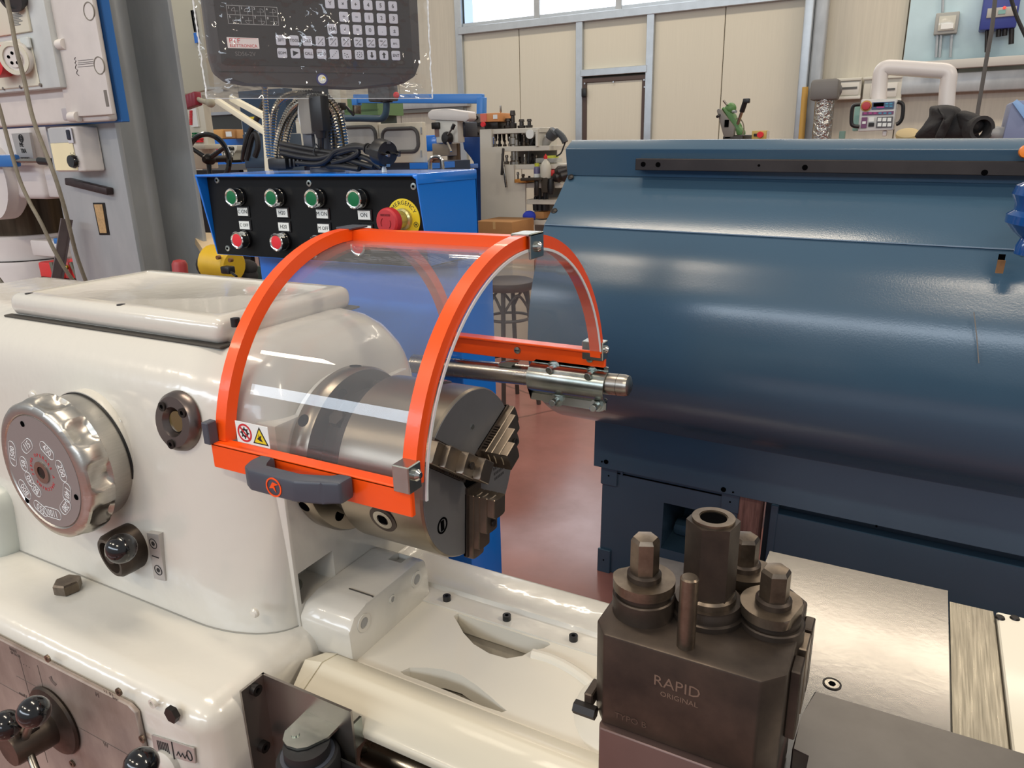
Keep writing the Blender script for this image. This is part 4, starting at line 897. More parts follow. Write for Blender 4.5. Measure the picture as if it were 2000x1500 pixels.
# strapped connector hanging in front of the coil
pl = thing('data_plug', 'grey and black data connector hanging in front of the cable coil', 'connector', Q(612,310,.315))
q = Q(601,225,.318); B().obox(q, X, Z, Y, .0125, .030, .008, .003).build('plug_shell', mat('grey_connector', (138,134,126), .45), pl)
q = Q(625,222,.312); B().obox(q, X, Z, Y, .0125, .027, .010, .002).build('plug_body', black, pl)
q0 = Q(626,252,.312); q1 = Q(628,300,.315); B().cyl(q0, q0-Z*.014, .0105, .008, 20).build('strain_relief', black, pl); B().tube([q0-Z*.012, q1, Q(632,318,.318)], .0045, 10, smooth=4).build('plug_cord', black, pl)
q = Q(603,268,.322); B().obox(q, X, Z, Y, .010, .022, .004, .001).build('plug_tab', mat('grey_stand', (96,98,104), .4, .4), pl)
q = Q(588,222,.322); B().tube([Q(592,192,.322),Q(586,200,.32),Q(584,225,.318),Q(590,250,.318)], .002, 6, smooth=4).build('plug_strap', labelw, pl)
# mains cord bundle
pc = thing('mains_cable', 'black mains power cord bundled on the blue console top', 'power cord', (-.46,.32,1.424))
def cord(pts, r=.0043): return B().tube([Q(*p) for p in pts], r, 10, smooth=6).build('cord_strand', rubber, pc)
for pts in ([(548,281,.315),(580,287,.312),(620,294,.310),(660,300,.312),(700,305,.315)], [(549,290,.312),(590,298,.308),(620,303,.306),(665,306,.308),(704,308,.312)],
            [(550,299,.31),(590,307,.304),(625,309,.302),(660,298,.304),(690,284,.306),(716,288,.306)], [(580,318,.305),(620,320,.302),(640,312,.302),(655,296,.302),(676,290,.302),(700,287,.30),(722,290,.30)],
            [(650,318,.305),(680,310,.30),(700,298,.30),(690,292,.302),(660,300,.304)], [(640,324,.31),(670,326,.30),(700,330,.298),(690,326,.305),(660,318,.308)],
            [(700,304,.306),(720,311,.302),(740,324,.300),(745,329,.30)], [(660,306,.308),(700,318,.302),(730,326,.30)], [(556,304,.318),(600,312,.315),(650,322,.315),(700,326,.31)]): cord(pts)
q = Q(548,320,.31); dcon = B().obox(q, X, Z, Y, .021, .0095, .010, .003).build('appliance_plug', black, pc)
for k in range(4): q = Q(572+k*7,318,.308); B().obox(q, X, Z, Y, .0022, .0072-.0008*k, .0075-.0008*k, .001).build('plug_rib', black, pc)
q = Q(619,296,.304); B().tube([q+V((.002,-.003,.012)),q+V((-.003,-.005,0)),q+V((.002,-.003,-.014)),q+V((.006,.006,0))], .0016, 6, True).build('wire_tie', black, pc)
# schuko plug
pa = Q(716,290,.300); pe = Q(772,304,.280); ax = (pe-pa).normalized()
B().cyl(pa, pa+ax*.022, .007, .0085, 16).build('plug_grip', black, pc)
for k in range(3): B().cyl(pa+ax*(.002+k*.007), pa+ax*(.005+k*.007), .0088, n=16).build('grip_ring', black, pc)
pm = pa+ax*.022; pg = B().lathe([(.0105,0),(.0165,.008),(.0200,.012),(.0200,.030),(.0185,.033)], pm, ax, 24).build('mains_plug', black, pc)
x_, y_, _ = frame(ax)
fcp = pm+ax*.033
for sgn in (-1, 1):
    B().cyl(fcp+x_*.0095*sgn-ax*.002, fcp+x_*.0095*sgn+ax*.016, .0024, n=10).build('pin', chrome, pg)
    B().obox(fcp+y_*.017*sgn-ax*.008, ax, x_, y_, .010, .0035, .0022).build('earth_clip', zinc, pg)
    B().obox(fcp+x_*.0195*sgn-ax*.012, ax, x_, y_, .016, .0022, .004).build('plug_rib', black, pg)
B().cyl(fcp-ax*.0005, fcp+ax*.001, .004, n=14).build('earth_socket', hole, pg)
q = Q(750,327,.30); tag(B().lathe([(.004,0),(.0035,.006),(.002,.009),(0,.009)], (q.x,.30,1.4245), Z, 12).build('cable_end_cap', labelw), 'tiny white cap standing on the console beside the mains plug', 'cap')
# ================================================================ steel column and what hangs on it
def pbox(u0, v0, u1, v1, y, dy, r=.0, seg=2, b=None):
    """box whose front at depth y fills the photo rectangle, dy deep"""
    a, c = P(u0, v1, 'y', y), P(u1, v0, 'y', y); a2, c2 = P(u0, v0, 'y', y), P(u1, v1, 'y', y)
    return (b or B()).box((a.x+a2.x)/2, (c.x+c2.x)/2, y, y+dy, (a.z+c2.z)/2, (c.z+a2.z)/2, r, seg)
col = thing('steel_column', 'galvanised steel H-beam roof column behind the headstock', 'column', (-1.72, .82, 0))
KX0, KX1, KY0, KY1 = -1.88, -1.555, .70, .945
xw = P(310,400,'y',KY1).x
B().box(KX0, KX1, KY0, KY0+.016, 0, 5.2, .003, 2).build('front_flange', galv, col)
B().box(KX0, KX1, KY1-.014, KY1, 0, 5.2, .003, 2).build('rear_flange', galv, col)
web = []
fil = .035
pr = [(xw-.012,KY0+.012),(xw-.012,KY1-.012)]+[(xw+fil-fil*math.cos(t),KY1-.012-fil+fil*math.sin(t)) for t in [math.pi/2*(1-i/8) for i in range(9)]]+[(xw,KY0+.012+fil)]+[(xw+fil-fil*math.cos(t),KY0+.012+fil-fil*math.sin(t)) for t in [math.pi/2*i/8 for i in range(9)]]
B().prism(pr, 'z', 0, 5.2).build('web', galv, col)
def quad(px, y0, y1): return B().prism([tuple(P(u,v,'y',KY0))[0:3:2] for u, v in px], 'y', y0, y1)
pt = quad(((182,396),(205,396),(215,459),(195,459)), KY0-.0015, KY0+.001).build('patch_outline', dark, col)
quad(((185,399),(201,399),(210,455),(197,455)), KY0-.003, KY0).build('chipboard_patch', mat('raw_chipboard', (196,160,112), .8, var=.35, vscale=120), col)
q0, q1 = P(133,354,'y',KY0-.012), P(215,374,'y',KY0-.012)
tag(B().bar(q0, q1, .020, .022, Y, .003).build('steel_flat_bar', mat('rusty_dark_steel', (66,54,54), .5, .5, var=.4, vscale=40)), 'short dark rusty steel bar stuck to the column flange', 'metal bar')
# electrical cabinet on the flange
EY = .640
ec = thing('electrical_cabinet', 'white plastic distribution cabinet with sockets mounted on the steel column', 'electrical cabinet', (-1.7, .66, 1.545))
q = P(238,238,'y',.670); B().box(-2.3, q.x, .670, .695, q.z, 2.6, .002, 1).build('blue_backboard', mat('blue_board', (40,104,176), .4), ec)
q = P(213,236,'y',EY); zb_ = P(213,236,'y',EY).z
B().box(-2.4, q.x, EY, .669, zb_, 2.5, .008, 3).build('cabinet_shell', offw, ec)
xl = P(124,150,'y',EY).x; xr_ = P(200,100,'y',EY).x; lidp = B().box(xl, xr_+.012, EY-.012, EY, zb_+.014, 2.5, .004, 2).build('cabinet_cover', offw, ec)
for u, v in ((174,22),(194,128)):
    q = P(u, v, 'y', EY-.012); B().ring((q.x,EY-.011,q.z), (q.x,EY-.0132,q.z), .0215, .0190, 32).build('embossed_ring', mat('dark_ring_plastic', (120,114,104), .6), lidp)  # ring drawn in a darker grey-beige than the cover
for u, v in ((122,82),(148,222)):
    q = P(u-13, v, 'y', EY-.001); B().box(q.x-.028, q.x+.022, EY-.004, EY+.0, q.z-.016, q.z+.014, .003, 2).build('hinge_pocket', mat('pocket_shade_plastic', (176,170,172), .5), ec)
    B().cyl((q.x+.022,EY-.012,q.z-.010), (q.x+.055,EY-.012,q.z-.010), .013, n=18).build('hinge_barrel', offw, ec)
q = P(208,192,'y',EY-.012); B().box(q.x-.006, q.x+.006, EY-.0135, EY-.011, q.z-.020, q.z+.020, .001, 1).build('cover_slot', mat('dark_grey_fitting', (110,104,98), .7), lidp)  # slot drawn as a darker grey-beige strip
# marker scribbles
rs_ = random.Random(5); mk = mat('marker_pen', (70,66,66), .6)
pts = [P(107+k*.9, 100+k*5.2+rs_.uniform(-1,1), 'y', EY-.0006)+X*rs_.uniform(-.006,.006) for k in range(10)]; B().tube(pts, .0011, 4).build('pen_scribble', mk, ec)
pts = [P(146+k*.6, 112+k*3.6, 'y', EY-.0127)+X*rs_.uniform(-.005,.005) for k in range(11)]; B().tube(pts, .0009, 4).build('pen_scribble', mk, lidp)
for k in range(4):
    B().bar(P(152,118+k*4+rs_.uniform(-1,1),'y',EY-.0127), P(182,116+k*4+rs_.uniform(-1,1),'y',EY-.0127), .0009, .0006, Y).build('pen_scribble', mk, lidp)
# socket plate
sm_ = mat('grey_socket_plate', (196,200,198), .5, var=.12, vscale=12)
pl0, pl1 = P(0,176,'y',EY-.03), P(104,170,'y',EY-.03); z0 = P(104,172,'y',EY-.03).z
spn = B().box(-2.3, P(104,100,'y',EY-.03).x, EY-.030, EY-.001, z0, 2.2, .004, 2).build('socket_plate', sm_, ec)
z1 = P(60,72,'y',EY-.034).z; B().box(-2.28, P(66,100,'y',EY-.03).x, EY-.034, EY-.029, z0+.008, z1, .003, 1).build('socket_frame', mat('cream_socket_frame', (206,202,184), .5), spn)
z2 = P(60,62,'y',EY-.034).z; B().box(-2.28, P(60,40,'y',EY-.03).x, EY-.038, EY-.029, z2, 2.15, .004, 2).build('upper_cover', mat('cream_socket_frame', (206,202,184), .5), spn)
for k in range(8): 
    q = P(24,28+k*3.2,'y',EY-.0385); B().box(q.x, q.x+.030+.008*(k % 3), EY-.0388, EY-.038, q.z-.0012, q.z+.0012).build('rating_print', mat('faint_print', (120,120,116), .6), spn)
c = P(36,112,'y',EY-.06); ax = V((.45,-1,-.15)).normalized(); rdm = mat('red_socket_plastic', (196,34,38), .4)
c1 = V((P(34,112,'y',EY-.05).x, EY-.034, P(34,112,'y',EY-.05).z))
wsk = B().lathe([(.036,0),(.040,.012),(.042,.03),(.042,.036),(.038,.036)], c1, ax, 36).build('grey_inlet', offw, spn)
B().ring(c1+ax*.034, c1+ax*.040, .040, .030, 36).build('inlet_rim', mat('cream_socket_frame', (206,202,184), .5), wsk); B().cyl(c1+ax*.030, c1+ax*.034, .031, n=30).build('inlet_well', dark, wsk)
x_, y_, _ = frame(ax); B().cyl(c1+ax*.032, c1+ax*.040, .022, n=28).build('inlet_core', offw, wsk)
for k in range(5): t = k*2*math.pi/5+.3; B().cyl(c1+ax*.038+(x_*math.cos(t)+y_*math.sin(t))*.013, c1+ax*.0408+(x_*math.cos(t)+y_*math.sin(t))*.013, .0042, n=12).build('contact_hole', hole, wsk)
c2 = V((P(-6,118,'y',EY-.06).x, EY-.034, P(-6,118,'y',EY-.06).z)); rdk = B().lathe([(.034,0),(.040,.012),(.042,.05),(.042,.056),(.034,.057),(0,.057)], c2, V((.25,-1,-.1)), 36).build('red_socket', rdm, spn)
q = P(50,84,'y',EY-.04); B().box(q.x-.018, q.x+.018, EY-.044, EY-.034, q.z-.014, q.z+.014, .003, 1).build('socket_latch', sm_, spn); q = P(20,93,'y',EY-.045); B().box(q.x-.012, q.x+.012, EY-.048, EY-.034, q.z-.004, q.z+.004, .001, 1).build('red_tab', rdm, spn)
c3 = P(20,4,'y',EY-.06); B().lathe([(.032,0),(.036,.02),(.036,.03),(.028,.03),(.028,.022),(0,.022)], (c3.x,EY-.036,c3.z+.02), V((.2,-1,-.35)), 32).build('upper_socket', mat('dark_socket', (50,48,48), .5), spn)
for u, v in ((80,166),(41,170),(8,173)):
    q = P(u, v, 'y', EY-.031); B().cyl((q.x,EY-.0295,q.z), (q.x,EY-.0345,q.z), .0045, n=12).build('plate_screw', mat('dark_grey_fitting', (110,104,98), .7), spn)
# timer switch box
TY = .635
sb = thing('switch_box', 'small cream switch box with black dial under the white cabinet', 'switch box', (-1.63, .65, 1.42))
a = P(110,336,'y',TY); b_ = P(152,336,'y',TY); c_ = P(198,334,'y',.685); zt_ = P(150,246,'y',TY).z
B().prism([(a.x,TY),(b_.x+.008,TY),(b_.x+.020,TY+.008),(c_.x,.68),(c_.x,.699),(a.x,.699)], 'z', a.z, zt_, .006, 3).build('box_body', offw, sb)
zm = P(130,279,'y',TY).z; B().box(a.x+.002, b_.x+.004, TY-.0025, TY, a.z+.004, zm, .001, 1).build('cream_panel', mat('cream_label', (232,220,180), .5), sb)
B().box(a.x+.002, b_.x-.002, TY-.0020, TY, zm, P(130,249,'y',TY).z, .001, 1).build('grey_panel', mat('grey_label', (176,178,178), .5), sb)
q = P(136,264,'y',TY-.003); B().box(q.x-.010, q.x+.012, TY-.0045, TY-.001, q.z-.021, q.z+.019, .001, 1).build('switch_plate', mat('pale_switch_plate', (198,198,204), .5), sb); B().box(q.x-.007, q.x+.0065, TY-.009, TY-.003, q.z-.012, q.z+.014, .002, 1).build('rocker_switch', mat('navy_rocker', (26,32,48), .4), sb)
q = P(143,315,'y',TY-.004); kb = B().lathe([(.0185,0),(.0185,.003),(.016,.010),(0,.0105)], (q.x,TY-.0022,q.z), (0,-1,0), 30).build('dial_knob', blackg, sb)
for k in range(8): t = math.radians(-120+k*34+90); B().box(q.x+.0225*math.sin(math.radians(-130+k*37))-.0008, q.x+.0225*math.sin(math.radians(-130+k*37))+.0008, TY-.003, TY-.002, q.z+.0225*math.cos(math.radians(-130+k*37))-.0014, q.z+.0225*math.cos(math.radians(-130+k*37))+.0014).build('dial_tick', ink, sb)
# hanging cables
def cable(pts, r, label): return tag(B().tube([P(*p[:2],'y',p[2]) for p in pts], r, 10, smooth=6).build('hanging_cable', cable_m), label, 'cable')
cable([(4,-40,.50),(20,30,.50),(32,95,.49),(47,155,.49),(64,230,.48),(88,295,.48),(109,350,.48),(127,410,.49),(137,450,.50),(150,500,.52),(166,545,.54),(180,580,.56)], .0052, 'dusty grey cable hanging closest to the column over the socket')
cable([(-20,150,.50),(0,215,.50),(20,290,.50),(38,350,.50),(58,395,.50),(80,435,.50),(105,487,.51),(130,530,.53),(150,556,.55),(170,580,.57)], .0050, 'dusty grey cable curving down in front of the drill head')
cable([(-8,536,.9),(10,560,.9),(24,580,.9),(40,596,.9)], .006, 'thin grey cable lying against the white drill base at the left edge')
# radial drill behind the column
RY = 1.0
rd_ = thing('radial_drill', 'white radial drill with dark steel pillar and maker plate at the left edge', 'drill', (-2.65, 1.15, 0))
wm = mat('drill_white', (214,208,204), .45, var=.08, vscale=6)
pbox(-80,243,72,388,RY,.4,.02,3).build('drill_arm', wm, rd_)
pbox(56,243,140,332,RY+.03,.3,.02,3).build('arm_shoulder', wm, rd_)
pbox(60,325,128,386,RY+.02,.3,.01,2).build('arm_gusset', wm, rd_)
q = P(-40,300,'y',RY); B().lathe([(.0,0),(.13,0),(.15,.02),(.15,.09)], (P(-20,352,'y',RY-.02).x,RY+.05,P(-20,352,'y',RY).z), (0,-1,0), 40).build('arm_boss', wm, rd_)
mp_ = P(45,290,'y',RY-.012); pr = [(P(22,261,'y',RY-.012)),(P(57,259,'y',RY-.012)),(P(66,312,'y',RY-.012)),(P(36,314,'y',RY-.012))]
mpl = B().prism([(q.x,q.z) for q in pr], 'y', RY-.012, RY-.002).build('maker_plate', mat('satin_label_metal', (186,182,178), .4, .6), rd_)
up_ = (pr[0]-pr[3]).normalized(); rt_ = (pr[1]-pr[0]).normalized()
q = P(41,270,'y',RY-.0125); B().ring((q.x,RY-.012,q.z), (q.x,RY-.014,q.z), .014, .0105, 28).build('maker_emblem', ink, mpl); B().ring((q.x,RY-.012,q.z), (q.x,RY-.014,q.z), .008, .004, 24).build('maker_emblem', ink, mpl)
text('ME', .022, P(42,283,'y',RY-.0125), X, Z, ink, mpl, 'plate_letters', .0005, sx=.85); text('TRA', .022, P(46,295,'y',RY-.0125), X, Z, ink, mpl, 'plate_letters', .0005, sx=.8); text('MADE ITALY', .010, P(49,309,'y',RY-.0125), X, Z, ink, mpl, 'plate_letters', .0005)
B().bar(P(-40,315,'y',RY-.06), P(34,314,'y',RY-.06), .03, .045, Z, .01).build('blue_lever', mat('blue_lever_paint', (42,110,180), .4), rd_)
B().cyl(P(30,314,'y',RY-.06), P(80,314,'y',RY-.06), .008, n=14).build('lever_rod', steel, rd_); B().cyl(P(78,314,'y',RY-.06), P(104,316,'y',RY-.06), .014, n=16).build('lever_grip', black, rd_)
cxp = P(45,420,'y',1.2); CXX = cxp.x
B().cyl((CXX,1.22,P(45,462,'y',1.1).z), (CXX,1.22,P(45,380,'y',1.1).z+.05), .155, n=48).build('pillar', mat('oily_pillar_steel', (92,80,66), .3, .9, var=.5, vscale=6, stretch=(6,6,.4)), rd_)
zA = P(45,466,'y',1.05).z; zB = P(45,512,'y',1.05).z
B().lathe([(.10,.0),(.20,.0),(.215,-.012),(.215,zB-zA),(.22,zB-zA)], (CXX,1.22,zA), Z, 48).build('pillar_collar', wm, rd_)
B().lathe([(.235,0),(.24,-.02),(.235,-.3),(.30,-.7),(.32,-zB)], (CXX,1.22,zB-.004), Z, 48).build('pillar_base', wm, rd_)
pbox(60,470,124,502,1.06,.16,.01,2).build('clamp_lug', wm, rd_)
tag(pbox(104,466,122,477,1.03,.03,.004).build('blue_clip', mat('blue_lever_paint', (42,110,180), .4)), 'small blue plastic clip on the white drill collar', 'clip')
bb_ = thing('blue_cabinet', 'blue sheet metal cabinet far behind the drill pillar', 'cabinet', (-3.4, 1.9, 0))
pbox(60,365,160,440,1.9,.4,.01).build('cabinet_body', mat('deep_blue_paint', (38,82,146), .45), bb_); pbox(88,416,160,442,1.88,.03).build('dark_opening', hole, bb_); pbox(60,440,160,448,1.86,.3).build('shelf_edge', mat('grey_print2', (140,136,128), .5), bb_); pbox(60,448,160,640,1.95,.3).build('cabinet_plinth', mat('dark_plinth', (40,40,42), .6), bb_)
# angle iron, red tool case
ang = thing('angle_iron', 'brown steel angle iron leaning in front of the red case', 'angle iron', P(112,560,'y',.62))
am = mat('rusty_angle', (116,104,104), .45, .6, var=.3, vscale=14)
B().bar(P(135,428,'y',.66), P(113,570,'y',.60), .030, .004, Y).build('angle_flange', am, ang); B().bar(P(129,428,'y',.645), P(106,570,'y',.585), .004, .03, Y).build('angle_flange', am, ang)
rc_ = thing('red_tool_case', 'red and black tool case standing behind the headstock lid', 'tool case', P(120,570,'y',.80))
redc = mat('red_case_plastic', (206,42,40), .4)
pbox(80,514,124,580,.80,.10,.008).build('case_shell', redc, rc_); pbox(112,510,136,560,.81,.10,.01).build('case_shell', mat('dull_red_plastic', (170,56,54), .5), rc_); pbox(138,506,156,556,.82,.10,.008).build('case_shell', redc, rc_)
pbox(82,545,160,590,.79,.10,.006).build('case_base', black, rc_); B().bar(P(100,512,'y',.795), P(112,556,'y',.795), .018, .008, Y, .002).build('case_strap', mat('olive_strap', (98,98,84), .6), rc_); B().bar(P(138,512,'y',.80), P(152,545,'y',.80), .012, .008, Y, .002).build('case_strap', mat('olive_strap', (98,98,84), .6), rc_)
q = P(131,522,'y',.80); B().ball(q, .008, 14).build('case_rivet', mat('brass', (180,150,70), .3, 1), rc_)
q = P(351,520,'y',.60); tag(B().lathe([(.019,-.20),(.019,.006),(.015,.014),(.0,.018)], (q.x,.60,q.z), (.1,0,1), 28).build('red_canister', mat('dull_red_paint', (150,48,48), .45)), 'dull red rounded canister top behind the headstock lid', 'canister')
zb2 = P(120,592,'y',.78).z
wbn = thing('low_bench', 'grey steel side bench behind the headstock carrying cases and tools', 'bench', (-1.6, .9, 0))
B().box(-2.6, -1.0, .96, 1.06, zb2-.04, zb2, .003, 1).build('bench_top', mat('grey_bench', (92,90,86), .6), wbn); B().box(-2.6, -1.9, .74, .96, zb2-.04, zb2, .003, 1).build('bench_top', mat('grey_bench', (92,90,86), .6), wbn)
B().box(-1.50, -.74, .56, 1.06, zb2-.04, zb2, .003, 1).build('bench_top', mat('grey_bench', (92,90,86), .6), wbn)
for lx, ly in ((-2.55,1.0),(-1.0,1.0),(-2.55,.78),(-1.45,.6),(-.78,.6)): B().box(lx-.02, lx+.02, ly-.02, ly+.02, 0, zb2-.04).build('leg', dark, wbn)
# yellow hand tool between column and console
yt = thing('yellow_power_tool', 'yellow hand power tool lying between the column and the console', 'power tool', P(430,545,'y',.75))
ym = mat('yellow_tool_plastic', (206,166,34), .45, var=.15, vscale=20)
TY2 = .75
ta, tb_ = P(412,512,'y',TY2), P(458,520,'y',TY2); B().cyl(ta, tb_, .050, .044, 20, .006).build('motor_housing', ym, yt)
for u, v in ((426,503),(450,508)): q = P(u, v, 'y', TY2-.046); B().cyl(q+Y*.006, q-Y*.004, .0055, n=12).build('housing_bolt', mat('brown_bolt', (110,70,30), .5), yt)
q = P(445,527,'y',TY2-.055); B().obox(q, X, Z, Y, .016, .010, .012, .004).build('switch_knob', black, yt); B().cyl(q, P(462,540,'y',TY2-.07), .0035, n=8).build('switch_lever', black, yt)
B().ball(P(409,518,'y',TY2), .036, 18).build('fan_end', black, yt)
gr = thing('black_gloves', 'crumpled black work glove beside the yellow tool', 'glove', P(480,545,'y',.8)); 
for u, v, r in ((470,528,.035),(482,522,.032),(478,538,.04),(466,540,.03)): B().ball(P(u,v,'y',.82), r, 16, (1.1,.8,.7)).build('glove_fold', mat('black_cloth', (42,40,40), .9), gr)
tag(pbox(476,524,488,560,.84,.05,.002).build('green_box', mat('dark_green_paint', (46,62,56), .5)), 'small dark green box beside the console column', 'box')
B_ = thing('plank', 'pale wooden plank end leaning left of the console', 'plank', P(420,505,'y',1.0)); B().bar(P(402,460,'y',1.0), P(432,502,'y',.9), .02, .09, Y).build('plank_board', mat('pale_wood', (206,182,146), .7), B_); q = P(398,470,'y',1.0); q1 = P(425,466,'y',1.0); tag(B().box(q.x,q1.x,1.0,1.03,zb2,q1.z).build('green_sheet', mat('bottle_green', (28,56,54), .4)), 'dark green sheet standing behind the pale plank', 'sheet')
# ================================================================ machines and stores behind
ORD = ['leftmost','second','third','fourth','fifth','sixth','seventh','eighth','ninth','tenth']
cream = mat('cream_machine_paint', (206,200,182), .45, var=.06, vscale=5)
def T(name, label, cat, u, v, y, group=None):
    q = P(u, v, 'y', y); return thing(name, label, cat, (q.x, y, 0), group)
# cream press next to the column
pr_ = T('cream_machine', 'tall cream machine cabinet with push buttons right of the steel column', 'machine', 385, 300, 1.75)
MY = 1.7
B().prism([tuple(P(u,v,'y',MY))[0:3:2] for u, v in ((322,-30),(384,-30),(410,175),(352,186))], 'y', MY, MY+.03, .006).build('upper_housing', mat('khaki_cream', (190,186,164), .5), pr_)
pbox(360,185,404,330,MY+.02,.04,.006).build('lower_housing', cream, pr_); B().bar(P(377,20,'y',MY-.004), P(384,62,'y',MY-.004), .02, .01, Y).build('dark_slot', hole, pr_); B().bar(P(383,64,'y',MY-.004), P(386,84,'y',MY-.004), .022, .01, Y).build('blue_stripe', bluep, pr_)
pbox(370,200,384,248,MY+.01,.02).build('scale_label', labelw, pr_)
for k in range(9): q = P(374,217+k*3.2,'y',MY+.008); B().box(q.x-.012,q.x+.004,MY+.006,MY+.011,q.z-.003,q.z+.003).build('scale_mark', redink, pr_)
for k in range(4):
    u = 378+(k % 2)*9; v = 261+(k//2)*5; pbox(u-4,v-2,u+3,v+2,MY+.005,.02,.002,1).build('button_green', green_l, pr_); pbox(u-3,v+8,u+5,v+12,MY+.005,.02,.002,1).build('button_red', red_l, pr_)
pbox(366,282,400,292,MY-.05,.1,.004).build('work_table', cream, pr_)
q = P(374,197,'y',1.55); lv = pr_
for k in range(4): a = P(366+k*6,200-k*2.2,'y',1.55); B().obox(a, (P(392,190,'y',1.55)-P(366,200,'y',1.55)).normalized(), Y, Z, .011, .018, .026, .004).build('grip_rib', mat('dark_red_grip', (150,40,58), .4), lv)
B().cyl(P(386,194,'y',1.55), P(412,203,'y',1.57), .010, n=14).build('lever_rod', mat('khaki_cream', (190,186,164), .5), lv); B().ball(P(411,200,'y',1.57), .02, 14).build('lever_joint', mat('khaki_cream', (190,186,164), .5), lv)
# black handwheel
hw = pr_
hc_ = P(407,311,'y',1.6); hr = .100; wa = V((.25,-1,.05)).normalized(); wx, wy_, _ = frame(wa)
B().tube([hc_+(wx*math.cos(t)+wy_*math.sin(t))*hr for t in [i*2*math.pi/40 for i in range(40)]], .011, 10, True).build('wheel_rim', blackg, hw)
for k in range(3): t = k*2.094+.5; B().cyl(hc_, hc_+(wx*math.cos(t)+wy_*math.sin(t))*hr, .011, .008, 12).build('wheel_spoke', blackg, hw)
B().lathe([(.022,-.02),(.024,.0),(.018,.02),(.010,.03),(0,.03)], hc_, wa, 24).build('wheel_hub', dark, hw)
B().cyl(hc_+Y*.02, V((hc_.x,1.72,hc_.z)), .014, n=16).build('wheel_shaft', dark, hw)
# bench with boxes
bn = T('workbench', 'grey workbench in shadow beyond the handwheel with blue back panel', 'workbench', 440, 320, 3.2)
BY = 3.2
pbox(395,322,480,332,BY,.6).build('bench_top', mat('grey_bench', (92,90,86), .6), bn); pbox(395,332,480,520,BY+.3,.04).build('bench_panel', dark, bn)
pbox(415,272,480,326,BY+.55,.05).build('blue_panel', bluep, bn); pbox(405,222,478,272,BY+.62,.03).build('dark_window', mat('smoky_window', (62,64,60), .3), bn); pbox(400,218,480,224,BY+.58,.06).build('window_rail', alu, bn); pbox(473,222,477,275,BY+.57,.06).build('window_post', alu, bn)
def carton(u0, v0, u1, v1, y, dy, label, m=card, tape=True):
    t = T('cardboard_box', label, 'cardboard box', (u0+u1)/2, v1, y); t.location.z = P((u0+u1)/2, v1, 'y', y).z
    pbox(u0,v0,u1,v1,y,dy,.004).build('carton', m, t)
    if tape: pbox((u0+u1)/2-2,v0,(u0+u1)/2+3,v0+(v1-v0)*.4,y-.002,.003).build('tape', mat('packing_tape', (196,158,104), .3), t)
    return t
carton(408,253,434,271,BY+.3,.25,'opened cardboard box with tan flap on the far bench', mat('tan_card', (208,156,92), .8), False)
bq = carton(436,253,458,270,BY+.32,.25,'middle cardboard box with white label on the far bench', card, False); pbox(441,257,452,267,BY+.315,.004).build('paper_label', labelw, bq)
carton(459,253,474,270,BY+.34,.25,'narrow cardboard box right of the labelled one on the far bench', mat('light_card', (186,138,86), .8), False)
ap = T('knob_plate', 'white tapered machine head with black knobs and lettering on the far bench', 'machine', 448, 320, BY+.1)
B().prism([tuple(P(u,v,'y',BY+.1))[0:3:2] for u, v in ((430,284),(463,284),(462,294),(456,299),(454,313),(436,313),(433,298),(430,294))], 'y', BY+.1, BY+.28, .004).build('head_shell', beige, ap)
for u in (431,437,446,455): q = P(u,290,'y',BY+.1); B().cyl(q, q-Y*.03, .014, n=14).build('knob', black if u > 432 else redc, ap)
text('OLLO', .045, P(446,301,'y',BY+.098), X, Z, ink, ap, 'head_letters', .0005); pbox(440,313,452,318,BY+.12,.1).build('chuck_stub', dark, ap)
tag(pbox(410,284,424,300,BY+.25,.2,.004).build('indigo_bin', mat('indigo_plastic', (60,52,160), .4)), 'small indigo plastic bin on the far bench', 'bin')
# navy electrical cabinet with cables
nv = T('navy_machine', 'dark navy machine body behind the armoured cable coil', 'machine', 510, 330, 2.3)
nm_ = mat('navy_paint', (38,60,82), .4)
pbox(470,175,560,262,2.6,.06).build('navy_body', nm_, nv); B().box(P(478,300,'y',2.4).x,P(540,300,'y',2.4).x,2.4,2.6,0,P(500,262,'y',2.4).z,.003).build('navy_panel', nm_, nv); pbox(478,308,528,328,2.2,.2,.003).build('navy_tray', nm_, nv); pbox(478,258,506,261,2.38,.02).build('panel_rail', alu, nv); pbox(488,228,498,250,2.38,.02).build('yellow_label', yellow, nv)
for pts in ([(518,195,2.25),(500,235,2.2),(486,262,2.2),(478,290,2.2),(475,312,2.25)],[(482,312,2.2),(492,270,2.2),(500,262,2.2),(504,285,2.2),(498,306,2.2)]): B().tube([P(u,v,'y',y) for u,v,y in pts], .014, 8, smooth=5).build('cable_loop', rubber, nv)
# cream slanted bracket behind the console
bk_ = T('cream_bracket', 'cream square-tube bracket with slanted twin arms behind the console', 'bracket', 520, 330, .75)
cbm = mat('ivory_tube', (222,214,190), .4)
for a, b in (((424,196),(519,258)),((452,192),(519,228))): B().bar(P(*a,'y',.80), P(*b,'y',.70), .012, .014, Z, .001).build('slanted_arm', cbm, bk_)
B().bar(P(519,222,'y',.70), P(526,345,'y',.70), .014, .014, Y, .001).build('upright_tube', cbm, bk_)
q = P(526,345,'y',.70); B().box(q.x-.008, q.x+.008, .692, .708, zb2, q.z+.01, .001, 1).build('upright_foot', cbm, bk_)
